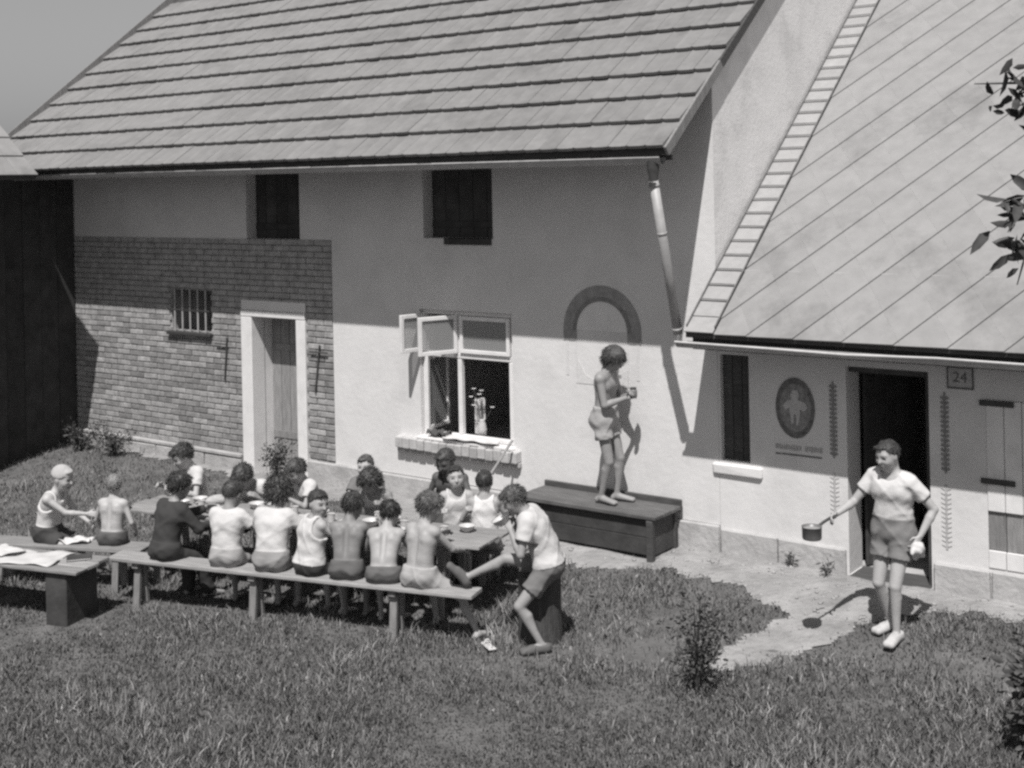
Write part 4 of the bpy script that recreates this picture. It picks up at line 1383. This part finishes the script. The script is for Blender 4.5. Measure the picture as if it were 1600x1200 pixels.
# man on the block with a raised leg
S_ = person('person in white shirt perched at the table end, one leg up, drinking from a bowl', .25, 11.04, (-.95, .12), 1.58, .70, child=False, lean=26, side=0, head=(12, 30, 0),
       rh=(.06, .30, 1.02), lh=(-.10, .31, 1.00), rf=(.06, .72, .55), lf=(-.20, .05, .065), rkpole=(.1, .2, 1), lkpole=(-.25, 1, .2), foot_dir=(-.2, 1, 0),
       skin=.28, shirt=('tee', WHITE), bottom=('shorts', .16), hair=(.08, 'short'), shoes=.12, untuck=True, stout=.95)
# person standing on the chest
p = W(-1.12, -.33)
T_ = person('person in pale shorts standing barefoot on the dark chest bench', p.x, p.y, (.88, -.47), 1.62, .855, child=False, lean=4, head=(-4, 34, 0),
       rh=(.02, .24, 1.08), lh=(-.03, .26, 1.11), rf=(.07, -.03, .065), lf=(-.08, .08, .065), rkpole=(.1, 1, 0), lkpole=(-.1, 1, 0),
       skin=.27, bottom=('shorts', .34), hair=(.06, 'bob'), base_z=.712, foot_dir=(0, 1, 0), shirt=None, stout=.87, waist=.085, frac=.42)
# man with saucepan by the doorway
U_ = person('person in white shirt and grey shorts standing before the dark doorway with a saucepan', 3.11, 10.63, (-.74, -.67), 1.64, .84, child=False, lean=3, side=-2, head=(-12, 14, 0), twist=0,
       rh=(.30, .36, 1.00), lh=(-.27, .04, .86), rf=(.06, -.03, .065), lf=(-.09, .13, .045), rpole=(.5, -.8, -.6), lpole=(-.6, -.7, -.2), rkpole=(.05, 1, 0), lkpole=(-.05, 1, 0),
       skin=.38, shirt=('tee', .56), bottom=('shorts', .20), hair=(.045, 'crop'), shoes=.45, stout=.96, waist=.085, frac=.48)

# ================================================================== THINGS HELD AND LAID OUT
china = mat('enamel', .5, var=.08, scale=10, rough=.35, spec=.5)
china_g = mat('grey_enamel', .16, var=.2, scale=10, rough=.4, spec=.5)
bread_m = mat('bread', .40, var=.25, scale=20, bump=.01, bscale=30)
rag_m = mat('rag', .55, var=.06, scale=8, bump=.01, bscale=20)
def bowl_mesh(r=.075, hgt=.055):
    t = .004
    return MB().lathe([(.0, 0), (r*.5, 0), (r*.55, .006), (r*.85, hgt*.5), (r, hgt), (r+.006, hgt+.002), (r-t, hgt-.001), (r*.85-t, hgt*.5), (r*.5, .010), (0, .010)], 18)
bm_ = bowl_mesh().mesh('bowl'); bm_.materials.append(china); bm_.polygons.foreach_set('use_smooth', [True]*len(bm_.polygons))
cupm = MB().lathe([(0, 0), (.034, 0), (.037, .075), (.040, .078), (.035, .074), (.032, .006), (0, .006)], 16)
cup_me = cupm.tube([(.036, 0, .062), (.062, 0, .055), (.062, 0, .025), (.036, 0, .018)], .005, 6).mesh('mug'); cup_me.materials.append(china)
plate_me = MB().lathe([(0, 0), (.06, 0), (.10, .014), (.104, .016), (.10, .018), (.06, .006), (0, .006)], 22).mesh('plate'); plate_me.materials.append(china)
td = (TB1-TB0).normalized(); tn = Vector((-td.y, td.x)); tn = -tn if tn.y < 0 else tn
def put(name, me, label, cat, t, off, group, sc=1.0):
    q = TB0+td*t+tn*off
    o = link(name, me, None, None, (q.x, q.y, .738), (0, 0, random.uniform(0, 6)))
    o.scale = (sc, sc, sc)
    return tag(o, label, cat, group)
for (t, off) in ((.65, -.16), (1.15, .14), (1.5, -.14), (1.95, .12), (2.35, -.15), (2.75, .16), (3.1, -.12), (3.45, .15), (.35, .13), (.9, -.2), (1.3, -.02), (2.0, -.2), (2.55, .2), (3.55, .0)):
    put('bowl', bm_, 'pale enamel bowl among the eating people on the long table', 'bowl', t, off, 'bowls on the long table', random.uniform(.95, 1.15))
for (t, off) in ((.95, .0), (1.75, -.02), (2.6, .02), (3.3, -.02), (3.75, .1), (.5, -.05), (1.35, .2), (2.25, .1), (2.9, -.2)):
    put('mug', cup_me, 'pale enamel mug standing on the long table', 'mug', t, off, 'mugs on the long table')
for (t, off) in ((3.62, -.1), (3.0, .02), (2.1, -.04)):
    put('plate', plate_me, 'flat pale plate on the left half of the long table', 'plate', t, off, 'plates on the long table')
def loaf(name, label, cat, loc, rot, s=(1, 1, 1)):
    v = Vol((-.16, -.10, -.02), (.16, .10, .12), .01)
    v.ell((0, 0, .04), np.eye(3), (.13, .07, .055), .02); v.cut((0, 0, .0), (0, 0, -1))
    a, q = v.mesh()
    o = link(name, np_mesh(name, a, q), bread_m, None, loc, rot, smooth=True)
    o.scale = s
    return tag(o, label, cat)
q = TB0+td*3.25+tn*.18
loaf('bread_loaf', 'loaf of bread on the left part of the long table', 'bread', (q.x, q.y, .737), (0, 0, .5))
# bowl in the hands of the man at the table end
c_ = (S_[1][0]+S_[-1][0])/2
o = link('bowl', bm_, None, None, c_+Vector((-.05, 0, -.02)), (.0, -.5, 0)); o.scale = (1.15,)*3
tag(o, 'white bowl held to the mouth by the person at the table end', 'bowl')
# jar held by the figure on the chest
c_ = (T_[1][0]+T_[-1][0])/2
j = empty('jar', c_+Vector((.02, 0, -.03)), 0, 'small dark jar in the hands of the person on the chest', 'jar')
MB().lathe([(0, 0), (.035, 0), (.04, .02), (.04, .07), (.03, .085), (0, .085)], 16).build('jar_body', china_g, j, smooth=True)
MB().lathe([(0, .086), (.032, .086), (.032, .102), (0, .102)], 16).build('lid', iron, j, smooth=True)
# saucepan of the standing man
hp0, hd, hn = U_[1]
hd2 = Vector((hd.x, hd.y, 0)).normalized()
pc = hp0+hd2*.27+Vector((0, 0, -.13))
sp_ = empty('saucepan', pc, math.atan2(-hd2.y, -hd2.x), 'dark saucepan held out by its handle by the standing person', 'saucepan')
MB().lathe([(0, 0), (.073, 0), (.078, .01), (.080, .10), (.084, .103), (.076, .099), (.073, .008), (0, .006)], 22).build('pan', china_g, sp_, smooth=True)
MB().tube([(.078, 0, .088), (.16, 0, .112), (.30, 0, .14)], .012, 8).build('handle', iron, sp_, smooth=True)
MB().lathe([(0, .082), (.075, .082)], 22).build('soup', mat('soup', .3, var=.2, scale=20), sp_)
# rag in his other hand
def cloth_sheet(name, label, w, d_, loc, rz_, m, drop=None, nx=16, ny=12, amp=.012, cat='cloth', seed=0):
    vs = []; fs = []
    r_ = random.Random(seed)
    a1, a2 = r_.uniform(0, 6), r_.uniform(0, 6)
    for j in range(ny+1):
        for i in range(nx+1):
            u, v = i/nx-.5, j/ny-.5
            xx = u*w*(1+.08*math.sin(7*v+a1)); yy = v*d_*(1+.10*math.sin(6*u+a2))
            zz = amp*(1+math.sin(9*u+a1+3*v)*math.sin(8*v+a2)+.5*math.sin(17*u-12*v))
            vs.append((xx, yy, zz))
    for j in range(ny):
        for i in range(nx):
            k = j*(nx+1)+i
            fs.append((k, k+1, k+nx+2, k+nx+1))
    o = MB().add(vs, fs).build(name, m, None, smooth=True, loc=loc, rot=(0, 0, rz_))
    md = o.modifiers.new('thick', 'SOLIDIFY'); md.thickness = .004
    return tag(o, label, cat)
hq0, hd, hn = U_[-1]
v = Vol((-.16, -.16, -.16), (.16, .16, .12), .009)
v.ell((0, 0, 0), np.eye(3), (.055, .04, .05), .03); v.cone((.02, 0, -.02), (.06, .01, -.08), .04, .02, .03); v.cone((-.02, 0, -.01), (-.07, -.02, -.03), .035, .02, .03); v.cone((0, .01, -.02), (-.01, .02, -.10), .035, .015, .03)
g = v.grid(); v.f += (.006*np.sin(70*g[0]+30*g[2])*np.sin(60*g[1]+50*g[2])).astype(np.float32)
a_, q_ = v.mesh()
o = link('rag', np_mesh('rag', a_, q_), rag_m, None, hq0+Vector((0, -.02, -.03)), (0, 0, .4), smooth=True)
tag(o, 'crumpled white rag in the lowered hand of the person by the doorway', 'cloth')
# cloths on the low left table
dl = Vector((-1.82, .70)).normalized(); q = Vector((-3.98, 11.92))+dl*.75
cloth_sheet('cloth', 'large pale cloth spread on the low table at far left', .75, .44, (q.x, q.y-.02, .523), math.atan2(dl.y, dl.x)+.1, mat('pale_cloth', .5, var=.12, scale=6), seed=2)
q = Vector((-3.98, 11.92))+dl*1.05
cloth_sheet('cloth', 'small white cloth folded on the pale cloth at far left', .34, .24, (q.x, q.y+.02, .556), math.atan2(dl.y, dl.x)-.3, rag_m, seed=5, amp=.008)
q = Vector((-3.98, 11.92))+dl*.2
bk_ = empty('book', (q.x, q.y+.12, .523), .3, 'thin dark book lying on the right end of the low table', 'book')
MB().bevbox(-.11, .11, -.08, .08, 0, .004, b=.001).build('cover', wood_black, bk_)
MB().box(-.105, .108, -.075, .075, .0045, .018).build('pages', mat('paper', .6), bk_)
MB().bevbox(-.11, .11, -.08, .08, .0185, .0225, b=.001).build('cover', wood_black, bk_)
# cloth bundles on bench/clothes under boys
cloth_sheet('cloth', 'crumpled pale cloth on the bench next to the leftmost person', .36, .2, (-4.52, 12.99, .445), -.2, rag_m, seed=9, amp=.02)
# things on the window sill
def sill_cloth(s, w, seed):
    p_ = W(s, .0, 0)
    return cloth_sheet('cloth', 'white cloth spread along the window sill', w, .16, (p_.x, p_.y, 1.135), HOUSE_RZ, rag_m, seed=seed, amp=.012)
p_ = W(-3.12, -.01); cloth_sheet('cloth', 'white cloth spread along the right of the window sill', .75, .17, (p_.x, p_.y, 1.075), HOUSE_RZ, rag_m, seed=12, amp=.014)
p_ = W(-3.62, .02); cloth_sheet('cloth', 'dark cloth rumpled in the left corner of the window sill', .30, .14, (p_.x, p_.y, 1.08), HOUSE_RZ, mat('dark_cloth', .08), seed=14, amp=.03)
# flower vase on the sill
p_ = W(-3.10, .16)
fv = empty('flower_vase', (p_.x, p_.y, 1.118), 0, 'vase with a few white flowers inside the open window', 'vase')
MB().lathe([(0, 0), (.045, 0), (.055, .06), (.04, .13), (.03, .16), (.036, .18), (.028, .178), (0, .05)], 16).build('vase', china, fv, smooth=True)
fl = MB(); st_ = MB()
for k in range(9):
    a = random.uniform(0, 6.28); t = random.uniform(.02, .13); zt = random.uniform(.26, .52)
    st_.tube([(0, 0, .1), (t*.4*math.cos(a), t*.4*math.sin(a), zt*.6), (t*math.cos(a), t*math.sin(a), zt)], .003, 5)
    c = Vector((t*math.cos(a), t*math.sin(a), zt))
    for i in range(6):
        w_ = i*PI/3
        fl.add([c, c+Vector((.026*math.cos(w_-.35), .026*math.sin(w_-.35), .008)), c+Vector((.034*math.cos(w_), .034*math.sin(w_), .012)), c+Vector((.026*math.cos(w_+.35), .026*math.sin(w_+.35), .008))], [(0, 1, 2, 3)])
st_.build('stems', mat('stem', .08), fv); fl.build('petals', mat('petal', .7), fv)
# leaning stick
a = W(-2.46, -.19, 1.12); b_ = W(-2.62, -1.25, 0); b_.z = gz(b_.x, b_.y)
tag(MB().tube([b_, b_.lerp(a, .5), a+(a-b_).normalized()*.05], .014, 8).build('stick', wood_grey, None, smooth=True), 'long thin stick leaning against the right end of the window sill', 'stick')
# paper scraps / sandals near the bench end
p_ = (-.26, 11.02)
sd_ = empty('sandal', (-.28, 10.98, gz(-.28, 10.98)), .4, 'small pale sandal lying in the grass by the bench end', 'sandal')
MB().bevbox(-.035, .035, -.10, .10, .02, .04, b=.008).build('sole', mat('sandal_sole', .5), sd_)
MB().tube([(-.035, .03, .04), (-.01, .03, .075), (.01, .03, .075), (.035, .03, .04)], .008, 6).build('strap', rag_m, sd_)

# ================================================================== PLANTS
leaf_tex = mat('leaf', .10, var=.35, scale=30, rough=.6, spec=.3, attr=True)
grass_tex = mat('grass_blade', .10, var=.25, scale=3, rough=.75, spec=.2, attr=True)
def leaves(centers, normals_jit, size, ratio, tone, seed, droop=.0):
    """one mesh of small folded leaves at the given points"""
    r = np.random.default_rng(seed)
    n = len(centers)
    d = r.normal(size=(n, 3)); d[:, 2] = d[:, 2]*.6-droop
    d /= np.linalg.norm(d, axis=1, keepdims=True)
    s = np.cross(d, r.normal(size=(n, 3))); s /= np.linalg.norm(s, axis=1, keepdims=True)
    u = np.cross(s, d)
    L_ = size*r.uniform(.6, 1.3, (n, 1)); w = L_*ratio*.5
    c = np.asarray(centers)
    e1, e2 = c+d*L_*.30, c+d*L_*.68-u*L_*.04
    pts = [c, e1+s*w*.9+u*w*.35, e2+s*w*.75+u*w*.25, c+d*L_-u*L_*.12, e2-s*w*.75+u*w*.25, e1-s*w*.9+u*w*.35, c+d*L_*.5-u*L_*.02]
    V = np.stack(pts, 1).reshape(-1, 3)
    k = np.arange(n)*7
    F = np.concatenate([np.stack([k+6, k+i, k+(i+1) % 6], 1) for i in range(6)])
    me = np_mesh('leaves', V, F)
    set_grey(me, np.repeat(tone*r.uniform(.55, 1.5, n), 7))
    return me
def shrub(name, label, cat, x, y, hgt, wid, n_stems, n_leaves, size, ratio, tone, seed, z=None, lean=(0, 0), group=None, low=.25):
    r = random.Random(seed); rg = np.random.default_rng(seed)
    z = gz(x, y)-.01 if z is None else z
    root = empty(name, (x, y, z), 0, label, cat, group)
    stems = MB(); cl = []
    for k in range(n_stems):
        a = r.uniform(0, 6.28); t = wid*r.uniform(.15, 1.0)*.5; h_ = hgt*r.uniform(.65, 1.0)
        tip = Vector((t*math.cos(a)+lean[0], t*math.sin(a)+lean[1], h_))
        mid = Vector((tip.x*.35, tip.y*.35, h_*.55))
        stems.tube([(0, 0, 0), mid, tip], [.012*hgt+.003, .007*hgt+.002, .002], 6)
        for q in range(7):
            f = low+(1-low)*(q+.5)/7
            p = (Vector((0, 0, 0)).lerp(mid, f/.55) if f < .55 else mid.lerp(tip, (f-.55)/.45))
            cl.append((p, .10*hgt*r.uniform(.6, 1.4)))
    pts = []
    per = max(1, n_leaves//len(cl))
    for p, rad in cl:
        q = rg.normal(size=(per, 3))*rad*.8
        pts.append(np.array(p)+q)
    pts = np.concatenate(pts); pts[:, 2] = np.maximum(pts[:, 2], .02)
    stems.build('stem', mat('bark', .07, var=.3, scale=20), root)
    link('foliage', leaves(pts, 0, size, ratio, tone, seed), leaf_tex, root)
    return root
sx_, sy_ = 1.36, 9.98
shrub('sapling', 'spindly leafy sapling standing alone in the grass by the path', 'sapling', sx_, sy_, .80, .42, 10, 900, .042, .5, .07, 3, lean=(.05, .0), low=.12)
shrub('shrub', 'dark leafy shrub cut by the bottom right corner of the picture', 'shrub', 3.56, 8.72, .75, .6, 12, 900, .10, .55, .06, 5)
for i, (s, r_, h_, w_, lab) in enumerate(((-10.0, -.35, .50, .7, 'low dark shrub at the foot of the brick wall by the barn'), (-9.2, -.40, .42, .7, 'low shrub at the foot of the brick wall, second from the barn'),
                                         (-6.25, -.10, .62, .45, 'tall leafy weed growing right in front of the plank door'))):
    p_ = W(s, r_)
    shrub('wall_shrub', lab, 'shrub', p_.x, p_.y, h_*.85, w_, 9, 700, .04, .5, .07, 30+i)
for i, (s, r_) in ((1, (.80, -.10)), (2, (1.16, -.16))):
    p_ = W(s, r_)
    shrub('wall_weed', ['weed tuft under the shuttered window', 'weed tuft at the plinth below the painted oval', 'weed tuft just left of the dark doorway', 'weed tuft at the plinth right of the doorway', 'weed tuft at the plinth right of the chest'][i], 'weed',
          p_.x, p_.y, .16, .22, 7, 90, .05, .25, .07, 60+i)
# tree at the right, reaching into the picture with leafy twigs
tx, ty = 3.01, 4.6
tr_ = empty('tree', (tx, ty, gz(tx, ty)), 0, 'tree beyond the right edge whose leafy twigs hang into the picture', 'tree')
tk = MB()
tk.tube([(0, 0, -.05), (.03, .0, 1.2), (-.02, .03, 2.4), (.05, .0, 3.6), (.1, .05, 4.8)], [.10, .085, .075, .06, .03], 10)
tips = []
rr_ = random.Random(4)
def limb(a, b, r0):
    a = Vector(a); b = Vector(b); m = a.lerp(b, .5)+Vector((0, 0, .06))
    tk.tube([a, m, b], [r0, r0*.65, r0*.25], 7)
    return m, b
twigs = [((-.02, .03, 2.9), (-1.20, .05, 4.36)), ((.0, .02, 3.0), (-1.22, .0, 3.90)), ((-.02, .02, 2.6), (-1.16, .1, 3.74)), ((.05, 0, 3.6), (-.8, .2, 4.75)), ((.05, 0, 3.3), (.8, .2, 4.5)), ((.03, 0, 3.2), (.4, -.8, 4.3)), ((.05, 0, 3.7), (.2, .8, 4.6)), ((0, 0, 3.0), (-.5, -.8, 4.1))]
lp = []
for a, b_ in twigs:
    m, e_ = limb(a, b_, .026)
    for k in range(120 if b_[0] < -1.0 else 26):
        t = rr_.uniform(.35, 1.0)
        q = Vector(m).lerp(e_, (t-.35)/.65)
        lp.append(q+Vector((rr_.gauss(0, .045), rr_.gauss(0, .05), rr_.gauss(0, .045))))
for a, b_ in twigs[:3]:
    a = Vector(a); b_ = Vector(b_)
    for q in range(7):
        p_ = a.lerp(b_, .55+.07*q)
        tk.tube([p_, p_+Vector((rr_.uniform(-.16, .02), rr_.uniform(-.06, .06), rr_.uniform(-.13, .06)))], [.005, .002], 5)
tk.build('trunk', MATS['bark'], tr_)
link('crown', leaves(np.array(lp), 0, .092, .38, .05, 8, droop=.35), leaf_tex, tr_)

# loose stones on the bare earth
def pebbles(n, seed):
    r = np.random.default_rng(seed)
    ico = bmesh.new(); bmesh.ops.create_icosphere(ico, subdivisions=1, radius=1.0)
    iv = np.array([v.co for v in ico.verts]); ifc = np.array([[v.index for v in f.verts] for f in ico.faces]); ico.free()
    VV, FF = [], []
    k = 0
    while k < n:
        s_, r_ = r.uniform(-3, 4), -r.gamma(2, .35)
        p_ = W(s_, r_)
        if not bare_mask(np.array([p_.x]), np.array([p_.y]))[0] or r_ > -.05: continue
        sz = r.uniform(.006, .02)*(1.8 if r.random() < .06 else 1)
        v = iv*(1+.25*r.normal(size=iv.shape))*sz*np.array([1.2, 1, .6])+np.array([p_.x, p_.y, gz(p_.x, p_.y)+.010])
        VV.append(v); FF.append(ifc+k*len(iv)); k += 1
    return np_mesh('loose_stones', np.concatenate(VV), np.concatenate(FF))
tag(link('loose_stones', pebbles(420, 3), stone_m, smooth=True), 'small loose stones scattered on the bare earth', 'stones', kind='stuff')

# grass
def grass(n, seed):
    r = np.random.default_rng(seed)
    # density falls with distance from the camera
    u = r.random(n); Y = 8.0/(1-u*(1-8.0/19.5)); X = (r.random(n)*2-1)*(Y*.46+.4)
    s = (X-C0.x)*RV.x+(Y-C0.y)*RV.y; rr = (X-C0.x)*NV.x+(Y-C0.y)*NV.y
    bare = bare_mask(X, Y)
    rimd = bare & ~(bare_mask(X, Y, ds=.09) & bare_mask(X, Y, ds=-.09) & bare_mask(X, Y, dr=.09) & bare_mask(X, Y, dr=-.09))
    pat = np.sin(1.9*X+1.7*np.sin(1.3*Y))*np.sin(2.3*Y+1.1*np.sin(2.1*X))+.6*np.sin(5.3*X+2*Y)*np.sin(4.7*Y-1.1*X)
    big = np.sin(.9*X+.7*np.sin(1.1*Y)+2.)*np.sin(1.2*Y+.6*np.sin(.8*X))+.5*np.sin(3.1*X-1.7*Y)*np.sin(2.6*Y+.9*X)
    # worn ground round the table and block
    worn = np.exp(-(((X-.45)/.9)**2+((Y-10.75)/.28)**2))+.9*np.exp(-(((X+2.2)+(Y-12.4)*1.9)/1.8)**2-((Y-12.6-.45*(-2.2-X))/.7)**2)
    keep = (rimd & (r.random(n) < .40) & (rr < -.3)) | (r.random(n) < np.clip(.78+.22*pat+.15*big-.55*worn, .08, 1)) & (~bare | (r.random(n) < .05*np.clip(1.2-np.abs(rr+1.0), .1, 1))) & (rr < -.06)
    X, Y, pat, bare, big = X[keep], Y[keep], pat[keep], bare[keep], big[keep]
    n = len(X)
    Z = ground_z(X, Y)
    hgt = np.clip(r.gamma(3.2, .0115, n), .012, .13)*(1+.35*pat)*(1+.45*big)*np.where(bare, .5, 1)
    a = r.uniform(0, 2*PI, n); la = r.uniform(0, 2*PI, n); ln = hgt*r.uniform(.2, 1.1, n)
    w = r.uniform(.003, .0065, n)
    broad = r.random(n) < .06
    w = np.where(broad, r.uniform(.009, .016, n), w); hgt = np.where(broad, hgt*.55, hgt); ln = np.where(broad, r.uniform(.02, .05, n), ln)
    dx, dy = np.cos(a)*w, np.sin(a)*w
    lx, ly = np.cos(la)*ln, np.sin(la)*ln
    b0 = np.stack([X-dx, Y-dy, Z-.006], 1); b1 = np.stack([X+dx, Y+dy, Z-.006], 1)
    m0 = np.stack([X-dx*.8+lx*.35, Y-dy*.8+ly*.35, Z+hgt*.6], 1); m1 = np.stack([X+dx*.8+lx*.35, Y+dy*.8+ly*.35, Z+hgt*.6], 1)
    t = np.stack([X+lx, Y+ly, Z+hgt], 1)
    V = np.stack([b0, b1, m1, m0, t], 1).reshape(-1, 3)
    k = np.arange(n)*5
    F = np.concatenate([np.stack([k, k+1, k+2], 1), np.stack([k, k+2, k+3], 1), np.stack([k+3, k+2, k+4], 1)])
    me = np_mesh('grass', V, F)
    tone = np.clip(.132*r.lognormal(0, .38, n)*(1+.22*pat+.22*big), .03, .4)
    set_grey(me, np.repeat(tone, 5))
    return me
gr_ = link('grass', grass(460000, 5), grass_tex)
tag(gr_, 'rough grass covering the yard in front of the benches', 'grass', kind='stuff')
